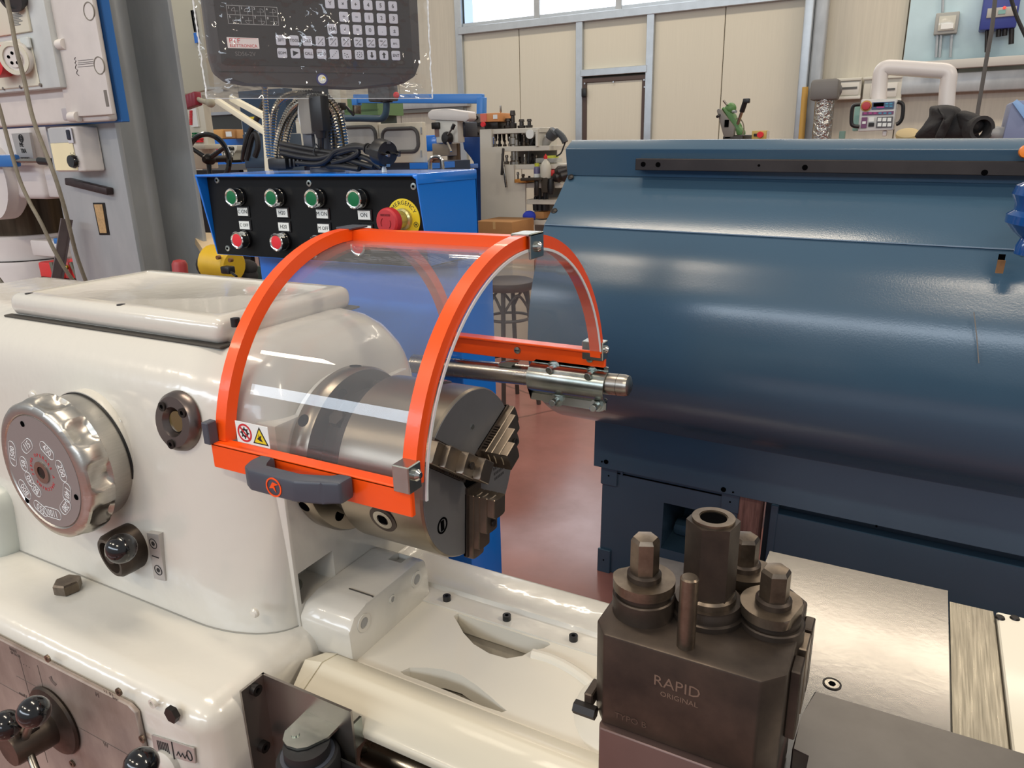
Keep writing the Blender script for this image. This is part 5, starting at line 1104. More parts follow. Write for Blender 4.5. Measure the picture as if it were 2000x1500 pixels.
# cream enclosure with two windows
en = T('cream_enclosure', 'cream machine enclosure with two rounded windows', 'machine enclosure', 740, 320, 3.6)
NY = 3.6
def wdoor(u0, v0, u1, v1, wu0, wv0, wu1, wv1):
    d_ = pbox(u0,v0,u1,v1,NY,.04,.006).build('enclosure_door', cream, en)
    a, b = P(wu0,wv1,'y',NY), P(wu1,wv0,'y',NY); r = .05; pts = []
    for cx, cz, t0 in ((b.x-r,b.z-r,0),(a.x+r,b.z-r,90),(a.x+r,a.z+r,180),(b.x-r,a.z+r,270)):
        pts += [V((cx+r*math.cos(math.radians(t0+k*22.5)),NY-.004,cz+r*math.sin(math.radians(t0+k*22.5)))) for k in range(5)]
    B().tube(pts, .013, 8, True).build('window_gasket', mat('grey_gasket', (74,74,74), .6), d_)
    B().prism([(p.x,p.z) for p in pts], 'y', NY-.006, NY-.001).build('window_glass', mat('hazy_window', (176,176,172), .12, coat=.5, var=.15, vscale=3), d_)
wdoor(560,235,740,318,600,247,733,292); wdoor(741,240,827,318,750,250,816,297)
for v in (255,300): q = P(823,v,'y',NY-.003); B().box(q.x-.004,q.x+.004,NY-.01,NY,q.z-.02,q.z+.02).build('hinge', alu, en)
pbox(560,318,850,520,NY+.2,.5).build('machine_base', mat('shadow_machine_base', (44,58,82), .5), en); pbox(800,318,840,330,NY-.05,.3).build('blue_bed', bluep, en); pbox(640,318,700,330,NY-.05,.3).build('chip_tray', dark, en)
# green and teal pipework above it
gc = T('green_cabinet', 'green sheet metal cabinet behind the readout', 'cabinet', 700, 230, 5.2); pbox(672,190,737,226,5.2,.4).build('green_body', mat('machine_green', (92,122,76), .5), gc); pbox(672,214,737,217,5.195,.02).build('panel_groove', mat('green_shadow', (70,96,58), .5), gc); B().box(P(672,226,'y',5.3).x,P(737,226,'y',5.3).x,5.3,5.6,0,P(700,225,'y',5.2).z).build('green_base', mat('dark_green_paint', (46,62,56), .5), gc)
tp_ = T('teal_pipe', 'teal steel pipe bent below a dark valve', 'pipe', 740, 235, 3.4); tm = mat('teal_pipe_paint', (44,72,92), .4)
B().tube([P(u,v,'y',3.4) for u,v in ((640,232),(700,231),(740,232),(750,228),(754,218),(755,200),(755,190))], .022, 12, smooth=4).build('bent_pipe', tm, tp_); q = P(755,200,'y',3.4); B().cyl(q, q+Z*.06, .04, n=20).build('pipe_union', dark, tp_)
q = P(640,232,'y',3.4); B().cyl((q.x,3.4,0), (q.x,3.4,q.z+.02), .022, n=12).build('drop_pipe', tm, tp_)
vq = P(748,182,'y',3.4); B().obox(vq, X, Z, Y, .085, .05, .05, .01).build('valve_body', mat('speckled_dark', (84,86,90), .5, var=.6, vscale=40), tp_); B().ball(P(774,186,'y',3.36), .02, 14).build('red_button', red_l, tp_)
mc = T('clamp_column', 'small steel clamp column with black lever behind the cables', 'clamp', 665, 230, 3.0)
B().cyl(P(664,235,'y',3.0), P(664,172,'y',3.0), .016, n=14).build('clamp_bar', steel, mc); B().obox(P(664,192,'y',3.0), X, Z, Y, .03, .05, .03, .004).build('clamp_block', cream, mc); B().obox(P(663,208,'y',2.98), X, Z, Y, .026, .02, .03, .003).build('clamp_jaw', dark, mc); B().bar(P(676,208,'y',2.96), P(691,225,'y',2.96), .01, .014, Z).build('clamp_lever', black, mc); B().cyl(P(697,206,'y',3.0), P(697,222,'y',3.0), .025, n=16).build('clamp_knob', oxlight, mc)
pb_ = P(664,235,'y',3.0); B().box(pb_.x-.02, pb_.x+.02, 2.98, 3.02, 0, pb_.z).build('clamp_stand', dark, mc)
# blue gantry of the pendant machine
ga = T('blue_gantry', 'bright blue square-tube gantry arm carrying a grey knob panel', 'gantry', 940, 250, 5.0)
gbm = mat('gantry_blue', (58,128,206), .35)
B().bar(P(693,193,'y',5.0), P(944,193,'y',5.0), .05, .075, Z, .006).build('gantry_beam', gbm, ga); B().bar(P(941,190,'y',5.0), P(940,262,'y',5.0), .06, .072, Y, .006).build('gantry_post', gbm, ga); B().bar(P(696,192,'y',5.0), P(697,206,'y',5.0), .06, .072, Y, .006).build('gantry_stub', gbm, ga)
kp = pbox(916,222,952,268,4.95,.12,.006).build('knob_panel', mat('grey_knob_panel', (120,112,106), .5), ga); pbox(913,240,928,254,4.94,.02).build('meter_window', mat('meter_olive', (92,88,56), .4), ga)
for u, v in ((923,231),(931,230),(932,243),(940,243),(916,262),(924,261),(932,261)): q = P(u,v,'y',4.95); B().cyl(q, q-Y*.03, .016, n=12).build('panel_knob', black, ga)
B().prism([tuple(P(u,v,'y',4.9))[0:3:2] for u, v in ((902,268),(942,268),(942,330),(933,331),(920,306),(906,292))], 'y', 4.9, 5.1, .006).build('blue_gusset', mat('gusset_blue', (34,78,146), .4), ga)
zq = P(940,330,'y',5.0); B().box(zq.x-.06, zq.x+.03, 4.98, 5.1, 0, zq.z+.1).build('gantry_leg', mat('gusset_blue', (34,78,146), .4), ga)
# galvanised rail on the wall
tag(pbox(600,202,912,216,7.40,.09,.004).build('wall_rail', galv), 'galvanised horizontal rail along the back wall left of the shelf', 'rail')
tag(pbox(600,216,905,224,7.42,.07,.004).build('dark_groove_rail', mat('dull_zinc_rail', (112,114,110), .6)), 'dull grey channel below the galvanised wall rail', 'rail')
# white pillar drill
dp = T('pillar_drill', 'white and blue pillar drill press with black feed lever', 'drill press', 870, 330, 4.6)
DY = 4.6
B().prism([tuple(P(u,v,'y',DY-.1))[0:3:2] for u, v in ((835,220),(842,214),(870,212),(914,218),(916,232),(910,237),(840,234),(835,228))], 'y', DY-.1, DY+.02, .01).build('belt_cover', mat('drill_white', (214,208,204), .45), dp)
hd_ = pbox(851,234,894,279,DY-.08,.10,.006).build('drill_head', mat('grey_white_head', (206,204,196), .45), dp); pbox(842,239,857,252,DY-.10,.12,.006).build('switch_case', dark, dp); pbox(849,252,857,267,DY-.085,.02).build('switch_label', mat('brown_label', (120,92,84), .5), dp); pbox(894,238,908,268,DY,.2,.01).build('motor', mat('navy_motor', (30,34,52), .4), dp)
q = P(875,270,'y',DY-.09); B().lathe([(.05,0),(.05,.02),(.03,.05),(0,.052)], q, (0,-1,0), 24).build('feed_hub', black, dp); B().cyl(q-Y*.03, P(886,246,'y',DY-.14), .008, n=10).build('feed_lever', steel, dp); B().cyl(P(883,252,'y',DY-.14), P(887,243,'y',DY-.14), .014, n=12).build('lever_grip', black, dp); B().cyl(q-Y*.03, P(881,296,'y',DY-.14), .010, n=10).build('feed_lever', steel, dp)
pbox(844,280,876,305,DY-.05,.16,.006).build('quill_block', mat('grey_quill', (150,138,124), .5), dp); q = P(884,300,'y',DY+.08); zq0 = P(884,280,'y',DY).z
B().cyl((q.x,DY+.1,0), (q.x,DY+.1,zq0), .055, n=24).build('drill_pillar', mat('brown_pillar', (112,92,72), .4, .6), dp); pbox(838,322,896,331,DY-.1,.3,.006).build('blue_table', bluep, dp); pbox(824,264,852,296,DY+.1,.2,.02).build('blue_shoulder', bluep, dp)
ch_ = T('chrome_chair', 'chrome tube chair back in front of the pillar drill', 'chair', 853, 335, 3.4)
B().tube([P(u,v,'y',3.4) for u,v in ((840,336),(840,318),(843,310),(850,307),(858,308),(863,315),(864,336))], .014, 10, smooth=3).build('back_tube', chrome, ch_); pbox(842,308,862,318,3.41,.03,.006).build('back_pad', mat('brown_pad', (120,92,72), .5), ch_)
for u in (840,864): q = P(u,336,'y',3.4); B().cyl((q.x,3.4,0), (q.x,3.4,q.z), .014, n=10).build('chair_leg', chrome, ch_)
q0, q1 = P(840,336,'y',3.4), P(864,336,'y',3.4); B().box(q0.x-.1,q1.x+.1,3.05,3.4,.43,.47,.01).build('chair_seat', mat('brown_pad', (120,92,72), .5), ch_)
# stepped white tool shelf
sh_ = T('tool_shelf', 'white stepped tool shelf unit crowded with arbors and cutters', 'shelf', 980, 450, 4.5)
SYY = 4.5; shm = mat('shelf_white', (206,202,190), .5, var=.06, vscale=5)
side = [(937,253),(960,252),(960,288),(981,288),(981,322),(1004,322),(1004,358),(1026,358),(1026,560),(941,560)]
p_ = [P(u,v,'y',SYY) for u, v in side]; B().prism([(q.x,max(0,q.z)) for q in p_], 'y', SYY, SYY+.02, .002, 1).build('side_board', shm, sh_)
def shelfb(u0, v0, u1, v1): B().box(P(u0,v0,'y',SYY).x, P(u1,v1,'y',SYY).x, SYY+.021, SYY+.34, P(u0,v0,'y',SYY).z-.035, P(u0,v0,'y',SYY).z, .002, 1).build('shelf_board', shm, sh_)
shelfb(940,253,1052,252); shelfb(960,287,1070,286); shelfb(981,322,1092,318); shelfb(1004,358,1092,354); shelfb(1026,390,1085,384); shelfb(1026,430,1070,424)
xa_, xb_ = P(940,253,'y',SYY).x, P(1095,320,'y',SYY).x; B().box(P(960,253,'y',SYY).x, P(1050,320,'y',SYY).x, SYY+.33, SYY+.345, P(1000,322,'y',SYY).z, P(1000,253,'y',SYY).z-.03).build('back_board', mat('grey_back_board', (150,148,142), .6), sh_)
B().box(P(1004,340,'y',SYY).x, P(1090,340,'y',SYY).x, SYY+.33, SYY+.345, 0, P(1000,323,'y',SYY).z).build('back_board', mat('grey_back_board', (150,148,142), .6), sh_)
q = P(1050,252,'y',SYY); B().box(q.x-.02, q.x, SYY, SYY+.34, P(1000,287,'y',SYY).z, q.z, .002, 1).build('end_board', shm, sh_)
gun = mat('gunmetal', (64,60,58), .4, .7)
def arbor(u, v, y, h, r, label, m=gun, cap=None):
    q = P(u, v, 'y', y); q.z = min((P(a_,b_,'y',SYY).z for a_, b_ in ((940,253),(960,287),(981,322),(1004,358))), key=lambda z_: abs(z_-P(u,v,'y',SYY).z))+.001; o = B().lathe([(r*.9,0),(r,.01),(r,h*.3),(r*.55,h*.34),(r*.5,h*.7),(r*.75,h*.74),(r*.6,h),(0,h)], q, Z, 16).build('tool_arbor', m)
    return tag(o, label, 'tool holder', 'tool holders on the stepped shelf')
rk = random.Random(11)
names_top = [(979,.17,.011,'slim tall bar standing at the left of the shelf top',255),(993,.075,.036,'low dark arbor second on the shelf top',253),(1002,.13,.030,'tallest dark cutter arbor in the middle of the shelf top',253),(1019,.065,.032,'dark arbor with thin neck right of the tall one on the shelf top',253),(1034,.065,.026,'stout dark arbor at the right end of the shelf top',253)]
for u, h, r, lb, v in names_top: arbor(u, v-1, SYY+.12, h, r, lb, steel if r < .02 else gun)
rowlab = {0:'upper open compartment of the tool shelf', 1:'second shelf board of the tool shelf', 2:'third shelf board of the tool shelf'}
for row, (v, us) in enumerate(((286,(967,976,986,996,1008,1016,1024,1032,1042)),(320,(990,1000,1015,1025,1033,1040,1048)),(356,(1012,1022,1034)))):
    for k, u in enumerate(us):
        arbor(u, v, SYY+.10+.1*(k % 3), rk.uniform(.04,.09), rk.uniform(.012,.02), ('leftmost' if k == 0 else ORD[k]+' from the left')+' small tool holder on the '+rowlab[row], rk.choice([gun, steel, oxlight]))
for k, u in enumerate((968,976,984,994,1015)):
    q = P(u, 258, 'y', SYY+.2); tag(B().lathe([(.010,0),(.014,-.01),(.011,-.06),(.007,-.07),(0,-.07)], q, Z, 12).build('hanging_tool', gun), ('leftmost' if k == 0 else ORD[k]+' from the left')+' black tapered tool hanging under the top shelf board', 'tool holder', 'tools hanging in the top compartment')
for u, h, r in ((1004,.26,.021),(1010,.24,.012)):
    q = P(u, 322, 'y', SYY+.06); q.z = P(981,322,'y',SYY).z+.001; tag(B().lathe([(r*1.6,0),(r*1.6,.02),(r,.03),(r,h*.55),(r*1.5,h*.57),(r*1.5,h*.75),(r*.8,h*.77),(r*.8,h),(0,h)], q, Z, 20).build('height_gauge', steel), 'tall steel gauge column on the third shelf' if r > .02 else 'thinner steel gauge rod beside the tall gauge column', 'gauge')
q = P(1037,262,'y',SYY+.03); dg = thing('dial_gauge', 'white round dial gauge on a curved black arm', 'gauge', q); B().cyl(q, q-Y*.02, .033, n=28).build('dial_face', labelw, dg); B().tube([q-Z*.02, P(1040,275,'y',SYY+.03), P(1034,290,'y',SYY+.03), P(1032,320,'y',SYY+.03)], .008, 8, smooth=4).build('gauge_arm', black, dg)
for (a, b, lb) in (((983,290),(980,342),'dark flat bar leaning on the shelf side'),((981,300),(989,366),'thin bright rod leaning on the shelf side')):
    tag(B().bar(P(*a,'y',SYY-.03), P(*b,'y',SYY-.06), .016, .016, Y, .002).build('leaning_bar', gun if 'dark' in lb else steel), lb, 'metal bar')
hd2 = T('power_drill', 'grey and black hand power drill propped on the shelf', 'power drill', 1070, 290, SYY+.1); hd2.location.z = P(1070,287,'y',SYY+.1).z
q0, q1, q2 = P(1063,284,'y',SYY+.1), P(1072,270,'y',SYY+.1), P(1085,256,'y',SYY+.1)
B().cyl(q0, q1, .028, .036, 18).build('gear_case', mat('silver_case', (170,168,164), .4, .5), hd2); B().cyl(q1, q2, .040, .046, 18, .01).build('motor_case', mat('slate_tool', (64,68,72), .5), hd2); B().tube([q2, P(1092,261,'y',SYY+.1), P(1099,268,'y',SYY+.1), P(1104,278,'y',SYY+.1)], .024, 12, smooth=3).build('drill_grip', mat('slate_tool', (64,68,72), .5), hd2); B().tube([P(1104,278,'y',SYY+.1), P(1101,286,'y',SYY+.1), P(1095,300,'y',SYY+.1), P(1084,306,'y',SYY+.1)], .006, 6, smooth=4).build('drill_cord', black, hd2)
bt_ = T('plastic_bottle', 'clear plastic bottle with red cap on the third shelf', 'bottle', 1066, 345, SYY-.02); q = P(1066,348,'y',SYY-.02); bt_.location.z = q.z
B().lathe([(.038,0),(.041,.015),(.041,.08),(.030,.110),(.013,.130),(.012,.140)], q, Z, 24).build('bottle_body', mat('milky_bottle', (196,192,178), .3), bt_); B().lathe([(.014,.138),(.014,.158),(.005,.162),(.005,.172),(0,.172)], q, Z, 18).build('bottle_cap', redc, bt_)
sc_ = T('spray_can', 'small spray can with yellow-green cap on the third shelf', 'spray can', 1049, 345, SYY); q = P(1049,347,'y',SYY); sc_.location.z = q.z
B().lathe([(.023,0),(.024,.07),(.017,.082)], q, Z, 20).build('can_body', mat('violet_can', (96,92,130), .35), sc_); B().lathe([(.018,.081),(.018,.102),(0,.106)], q, Z, 18).build('can_cap', mat('lime_cap', (190,196,60), .4), sc_); B().lathe([(.0242,.0),(.0245,.028),(.0245,.029)], q, Z, 20).build('can_label', labelw, sc_)
tag(pbox(1072,332,1083,344,SYY-.01,.08,.008).build('red_carton', redc), 'small red box beside the clear bottle', 'box')
tag(pbox(1046,309,1082,318,SYY+.02,.15,.004).build('parts_tray', clear('tray_plastic', (.82,.85,.82), 1.45, .1, haze=.3)), 'clear plastic parts tray on the third shelf', 'tray')
tag(pbox(1062,304,1080,310,SYY+.04,.1,.003).build('lime_sponge', mat('lime_cap', (190,196,60), .4)), 'yellow green pad lying on the parts tray', 'pad')
for k, (u, v) in enumerate(((1086,338),(1092,346),(1082,348))): tag(B().lathe([(.03,0),(.045,.03),(.03,.09),(0,.095)], P(u,v,'y',SYY), (1,.2,.3), 16).build('drill_chuck', gun), ['highest','rightmost','lowest'][k]+' dark drill chuck in the jumble right of the red box', 'tool holder', 'drill chucks beside the red box')
tag(pbox(1005,350,1028,357,SYY-.02,.2,.003).build('amber_tray', mat('amber_wood', (190,130,60), .6)), 'amber wooden tray at the left of the fourth shelf', 'tray')
q0 = P(1030,350,'y',SYY-.02); cl_ = T('work_cloth', 'dark cloth and clamps hanging over the fourth shelf edge', 'cloth', 1045, 380, SYY-.03); cl_.location.z = P(1045,384,'y',SYY-.03).z
B().bar(P(1022,350,'y',SYY-.04), P(1062,349,'y',SYY-.04), .10, .02, Z, .005).build('cloth_fold', mat('dark_cloth', (60,54,46), .9), cl_); B().bar(P(1063,347,'y',SYY-.05), P(1064,376,'y',SYY-.05), .05, .02, Y, .005).build('cloth_tail', mat('dark_cloth', (60,54,46), .9), cl_); B().bar(P(1048,352,'y',SYY-.05), P(1048,382,'y',SYY-.05), .03, .02, Y, .004).build('clamp_bar', gun, cl_)
q = P(1076,366,'y',SYY-.03); B().lathe([(.02,-.05),(.028,0),(.02,.06),(0,.06)], q, Z, 14).build('clamp_screw', black, cl_)
for k in range(6):
    q = P(1046+k*4.5, 411, 'y', SYY+.05+.03*(k % 2)); tag(B().lathe([(.02,0),(.022,.05),(.012,.055),(.012,.10+.03*(k % 3)),(0,.11+.03*(k % 3))], q, Z, 12).build('collet', black), ('leftmost' if k == 0 else ORD[k]+' from the left')+' small black collet on the fifth shelf', 'tool holder', 'black collets on the fifth shelf')
tag(B().ball(P(1034,422,'y',SYY+.02), .055, 20, (1,.8,.75)).build('blue_cloth_bundle', mat('royal_blue_cloth', (46,66,190), .8)), 'royal blue rag bundle on the lowest visible shelf', 'rag')
carton(1044,414,1062,427,SYY+.02,.12,'small brown box on the lowest visible shelf', card, False)
carton(929,433,1000,470,4.1,.35,'flat brown cardboard box standing before the tool shelf')
q = thing('box_stand', 'low pale crate under the flat cardboard box', 'crate', (P(965,470,'y',4.1).x, 4.1, 0)); B().box(P(929,470,'y',4.1).x, P(1000,470,'y',4.1).x, 4.1, 4.45, 0, P(965,470,'y',4.1).z-.001, .004).build('crate_body', beige, q)
oc = carton(938,221,974,238,SYY+.02,.2,'orange and brown cardboard box above the shelf', mat('orange_card', (206,140,84), .7), False); pbox(938,222,950,238,SYY+.015,.01).build('red_print', mat('pink_print', (214,110,92), .6), oc); pbox(963,224,971,232,SYY+.015,.01).build('paper_label', labelw, oc)
bs = T('box_bracket', 'dark machine vise carrying the orange box on the shelf', 'vise', 956, 252, SYY); bs.location.z = P(956,252,'y',SYY).z; pbox(946,238,972,252,SYY+.04,.15,.004).build('vise_body', dark, bs); q = P(945,243,'y',SYY); B().cyl(q, q-Y*.02, .018, n=16).build('red_knob', red_l, bs)
# bar stool
so = T('bar_stool', 'dark round bar stool seen through the chuck guard', 'stool', 975, 800, 2.9)
stm = mat('worn_dark_stool', (70,60,56), .5, var=.3, vscale=20); sx, sy, sz = -1.612, 2.98, .735
B().lathe([(.0,-.05),(.14,-.05),(.150,-.04),(.155,-.02),(.150,-.004),(.13,.004),(0,.004)], (sx,sy,sz), Z, 40).build('seat', stm, so)
for k in range(4):
    t = math.radians(45+k*90-30); a = V((sx+.11*math.cos(t),sy+.11*math.sin(t),sz-.05)); b = V((sx+.17*math.cos(t),sy+.17*math.sin(t),0)); B().tube([a, a+(b-a)*.3+V((0,0,0)), b], .013, 10).build('leg', stm, so)
for zz, rr in ((.52,.125),(.25,.15)): B().tube([V((sx+rr*math.cos(t),sy+rr*math.sin(t),zz)) for t in [i*2*math.pi/32 for i in range(32)]], .009, 8, True).build('ring_brace', stm, so)
for k in range(4):
    t = math.radians(45+k*90-30); t2 = t+math.pi/2; B().tube([V((sx+.125*math.cos(t),sy+.125*math.sin(t),.56)), V((sx+.10*math.cos((t+t2)/2),sy+.10*math.sin((t+t2)/2),.66)), V((sx+.125*math.cos(t2),sy+.125*math.sin(t2),.56))], .008, 8, smooth=6).build('arch_brace', stm, so)
ps = T('pedestal_grinder', 'dark grinder standing on the floor beyond the stool', 'grinder', 1015, 530, 6.0)
q = P(1018,527,'y',6.0); B().cyl(q-X*.1, q+X*.12, .07, n=24, ch=.01).build('grinder_motor', gun, ps); B().cyl(q+X*.12, q+X*.18, .11, n=28).build('grinder_wheel', dark, ps); B().box(q.x-.08, q.x+.08, 5.92, 6.08, 0, q.z, .01).build('grinder_stand', dark, ps)
# ---------------- right of the door: posts, boxes, pendant
ip = T('foil_pipe', 'foil wrapped insulated pipe beside the galvanised post', 'pipe', 1610, 230, 7.3)
foilm = mat('crinkled_foil', (176,174,170), .25, 1., bump=1., bscale=30, bdist=.03)
B().cyl((P(1608,268,'y',7.1).x,7.1,0), (P(1612,188,'y',7.1).x,7.1,P(1612,188,'y',7.1).z), .085, n=20).build('foil_sleeve', foilm, ip)
q = P(1612,176,'y',7.1); B().obox(q, X, Z, Y, .12, .09, .1, .03).build('pipe_elbow', mat('grey_tape', (108,106,104), .5), ip); B().cyl(P(1612,178,'y',7.1), P(1636,176,'y',7.2), .06, n=18).build('pipe_branch', mat('grey_tape', (108,106,104), .5), ip)
gp_ = thing('galvanised_post', 'galvanised steel post at the end of the cream wall', 'column', (P(1590,200,'y',7.35).x, 7.35, 0)); q = P(1590,150,'y',7.35); B().box(q.x-.13, q.x-.05, 7.28, 7.435, 0, 5.0, .01).build('post_flange', alu, gp_); B().box(q.x-.05, q.x+.07, 7.34, 7.435, 0, 5.0, .02, 3).build('post_web', galv, gp_)
wst = thing('wooden_stick', 'yellowish wooden stick leaning against the galvanised post', 'stick', (P(1568,268,'y',7.2).x, 7.2, 0)); B().cyl((P(1569,268,'y',7.2).x,7.2,0), P(1573,170,'y',7.26), .028, n=12).build('stick_shaft', mat('yellow_wood', (190,150,74), .6), wst)
def dbox(u0, v0, u1, v1, label, win):
    t = T('distribution_box', label, 'distribution box', (u0+u1)/2, v1, 7.4); t.location.z = P((u0+u1)/2, v1, 'y', 7.4).z
    pbox(u0,v0,u1,v1,7.36,.13,.01).build('box_shell', mat('grey_cream_box', (198,196,184), .5), t); d_ = pbox(*win,7.35,.02,.004).build('box_door', mat('pale_box_door', (208,206,198), .4), t)
    pbox(win[0]+3,(win[1]+win[3])/2-3,win[2]-4,(win[1]+win[3])/2+1,7.345,.01).build('breaker_row', mat('breaker_grey', (84,84,82), .5), d_); pbox(u0,v0+1,u1,v0+6,7.34,.03,.004).build('box_cap', mat('grey_cream_box', (198,196,184), .5), t); pbox(u0-4,v1-6,u1-2,v1,7.34,.03,.004).build('box_foot', mat('pale_box_door', (208,206,198), .4), t)
dbox(1630,152,1682,194,'grey distribution box with breaker window beside the foil pipe',(1634,160,1678,186))
dbox(1686,148,1762,200,'larger grey distribution box behind the machine pendant',(1700,162,1752,190))
rl = tag(pbox(1760,140,2060,178,7.36,.12,.01).build('trunking_rail', galv), 'galvanised rail along the wall behind the pendant arm', 'rail'); rl.rotation_euler = (0,0,0)
cd_ = tag(pbox(1798,112,2060,130,7.30,.10,.006).build('cable_trunking', mat('grey_trunking', (190,188,182), .5)), 'pale grey cable trunking below the light blue board', 'trunking')
lb_ = tag(pbox(1775,-60,2100,122,7.44,.05,.004).build('light_blue_board', mat('sheet_light_blue', (192,218,226), .35, var=.2, vscale=1.5, bump=.1, bscale=3, bdist=.03)), 'light blue panel board on the wall at the upper right', 'panel')
mb = T('meter_box', 'small grey box with clear window on the light blue board', 'meter box', 1848, 64, 7.4); mb.location.z = P(1848,66,'y',7.4).z
pbox(1826,24,1872,66,7.36,.08,.008).build('box_shell', mat('meter_grey', (158,160,156), .5), mb); pbox(1833,31,1866,59,7.35,.02,.003).build('clear_window', mat('window_pale', (196,196,184), .2, coat=.4), mb); pbox(1838,46,1862,56,7.345,.01).build('breaker_row', labelw, mb)
for k, u in enumerate((1829,1836,1857)): tag(B().cyl(P(u+2,68,'y',7.4), P(u-1,112,'y',7.4), .012, n=8).build('conduit', alu), ['leftmost','middle','rightmost'][k]+' thin grey conduit dropping from the meter box', 'conduit', 'conduits under the meter box')
tag(B().cyl(P(1843,-40,'y',7.4), P(1841,24,'y',7.4), .012, n=8).build('riser_conduit', alu), 'thin conduit rising above the meter box', 'conduit')
iv = T('blue_inverter', 'dark blue electrical inverter with grey display strip', 'inverter', 1955, 60, 7.3); iv.location.z = P(1955,58,'y',7.3).z
pbox(1920,-40,1992,56,7.25,.18,.012).build('inverter_case', mat('inverter_blue', (52,64,138), .4), iv); pbox(1928,14,1985,33,7.24,.02,.004).build('display_strip', mat('strip_grey', (168,166,160), .5), iv); pbox(1950,19,1964,27,7.235,.01).build('display', mat('teal_display', (110,156,146), .3), iv)
q = P(1962,15,'y',7.235); B().ball(q, .012, 10).build('status_light', mat('red_status', (240,60,50), .4, emit=1.5), iv)
for u, h in ((1927,46),(1932,46),(1951,16),(1963,14),(1976,30)): B().cyl(P(u,56,'y',7.3), P(u-1,56+h,'y',7.3), .02 if h < 40 else .012, n=10).build('cable_gland', dark, iv)
tag(B().tube([P(u,v,'y',6.2) for u,v in ((1946,-30),(1938,50),(1926,120),(1916,180),(1909,225),(1905,290))], .014, 8, smooth=5).build('drop_cable', mat('grey_drop_cable', (88,86,84), .6)), 'dark cable hanging down in front of the blue inverter', 'cable')
tag(B().tube([P(u,v,'y',6.0) for u,v in ((1970,-20),(1983,25),(1998,60),(2015,95))], .012, 8, smooth=5).build('twisted_cable', rubber), 'twisted black cable at the upper right corner', 'cable')
pn = T('control_pendant', 'grey machine control pendant on a bent white tube arm', 'control pendant', 1710, 258, 3.6)
PNY = 3.6; wt = mat('white_tube', (222,214,208), .35)
B().tube([P(u,v,'y',PNY+.12) for u,v in ((1716,200),(1718,165),(1720,145),(1724,136),(1732,132),(1745,132),(1780,134),(1820,137),(1838,138),(1848,140),(1853,146),(1853,156),(1850,180),(1847,230))], .036, 18, smooth=3).build('tube_arm', wt, pn)
q = P(1847,230,'y',PNY+.12); B().cyl((q.x,PNY+.12,0), (q.x,PNY+.12,q.z+.05), .036, n=18).build('tube_post', wt, pn)
pd = B().prism([tuple(P(u,v,'y',PNY))[0:3:2] for u, v in ((1682,194),(1753,193),(1745,254),(1675,257))], 'y', PNY, PNY+.09, .006).build('pendant_case', mat('pendant_grey', (206,204,200), .45), pn)
pbox(1667,203,1684,256,PNY+.05,.06,.006).build('pendant_back', mat('mint_case', (146,188,176), .5), pn)
for us in (((1680,204),(1668,206),(1664,216),(1663,240),(1668,246),(1678,247)),((1753,199),(1760,201),(1764,208),(1762,230),(1756,240),(1750,243))): B().tube([P(u,v,'y',PNY-.01) for u,v in us], .009, 8, smooth=4).build('pendant_handle', black, pn)
def pq(u0,v0,u1,v1,name,m,d=.006): pbox(u0,v0,u1,v1,PNY-d,d+.002).build(name, m, pd)
q = P(1692,207,'y',PNY); B().cyl(q+Y*.002, q-Y*.004, .026, n=24).build('stop_plate', mat('amber_plate', (200,150,70), .5), pd); B().lathe([(.014,0),(.020,.012),(.018,.024),(0,.026)], q, (0,-1,0), 22).build('stop_button', stopred, pd)
pq(1703,199,1746,213,'display_frame', mat('slate_label', (64,80,110), .4)); pq(1706,201,1726,208,'dark_display', hole, .008); pq(1712,208,1727,211,'magenta_key', mat('magenta_label', (170,60,130), .5), .008)
for k in range(4): pq(1729+(k % 2)*8,201+(k//2)*5,1735+(k % 2)*8,204+(k//2)*5,'cyan_key', mat('cyan_label', (70,140,170), .5), .008)
pq(1684,218,1745,224,'key_strip', mat('plum_label', (110,60,100), .5)); 
for k in range(6): pq(1687+k*9.6,219.5,1693+k*9.6,222.5,'strip_key', mat('magenta_label', (170,60,130), .5) if k < 3 else mat('cyan_label', (70,140,170), .5), .008)
pq(1682,229,1693,250,'key_column', mat('plum_label', (110,60,100), .5)); pq(1684,237,1691,242,'white_key', labelw, .008); pq(1697,230,1707,238,'lamp_key', labelw); pq(1696,240,1707,247,'dark_key', dark)
pq(1712,228,1743,249,'keypad_frame', mat('dark_keypad', (84,82,84), .5))
for k in range(6): pq(1714+(k % 3)*9.6,230+(k//3)*10,1721.5+(k % 3)*9.6,237+(k//3)*10,'grey_key', labelw, .009)
pbox(1723,255,1732,266,PNY+.02,.05,.006).build('cable_entry', wt, pn)
tag(B().lathe([(.0,.0),(.052,.0),(.056,.012),(.053,.022),(0,.028)], P(1772,263,'y',3.9)-Z*.01, (0,-.5,1), 28).build('straw_disc', mat('straw', (196,176,132), .7)), 'round straw coloured disc on top of the machine behind the hood', 'disc')
tag(B().box(P(1700,268,'y',3.75).x, P(1960,268,'y',3.85).x, 3.80, 4.5, 0, P(1800,266,'y',3.8).z-.03).build('machine_block', cream), 'cream machine body mostly hidden behind the blue hood', 'machine')
q = P(1645,256,'y',4.5); tag(B().box(q.x-.016,q.x+.016,4.5,4.55,0,q.z,.003).build('teal_peg', mat('teal_peg_paint', (98,128,118), .5)), 'small teal peg rising behind the blue hood', 'peg')
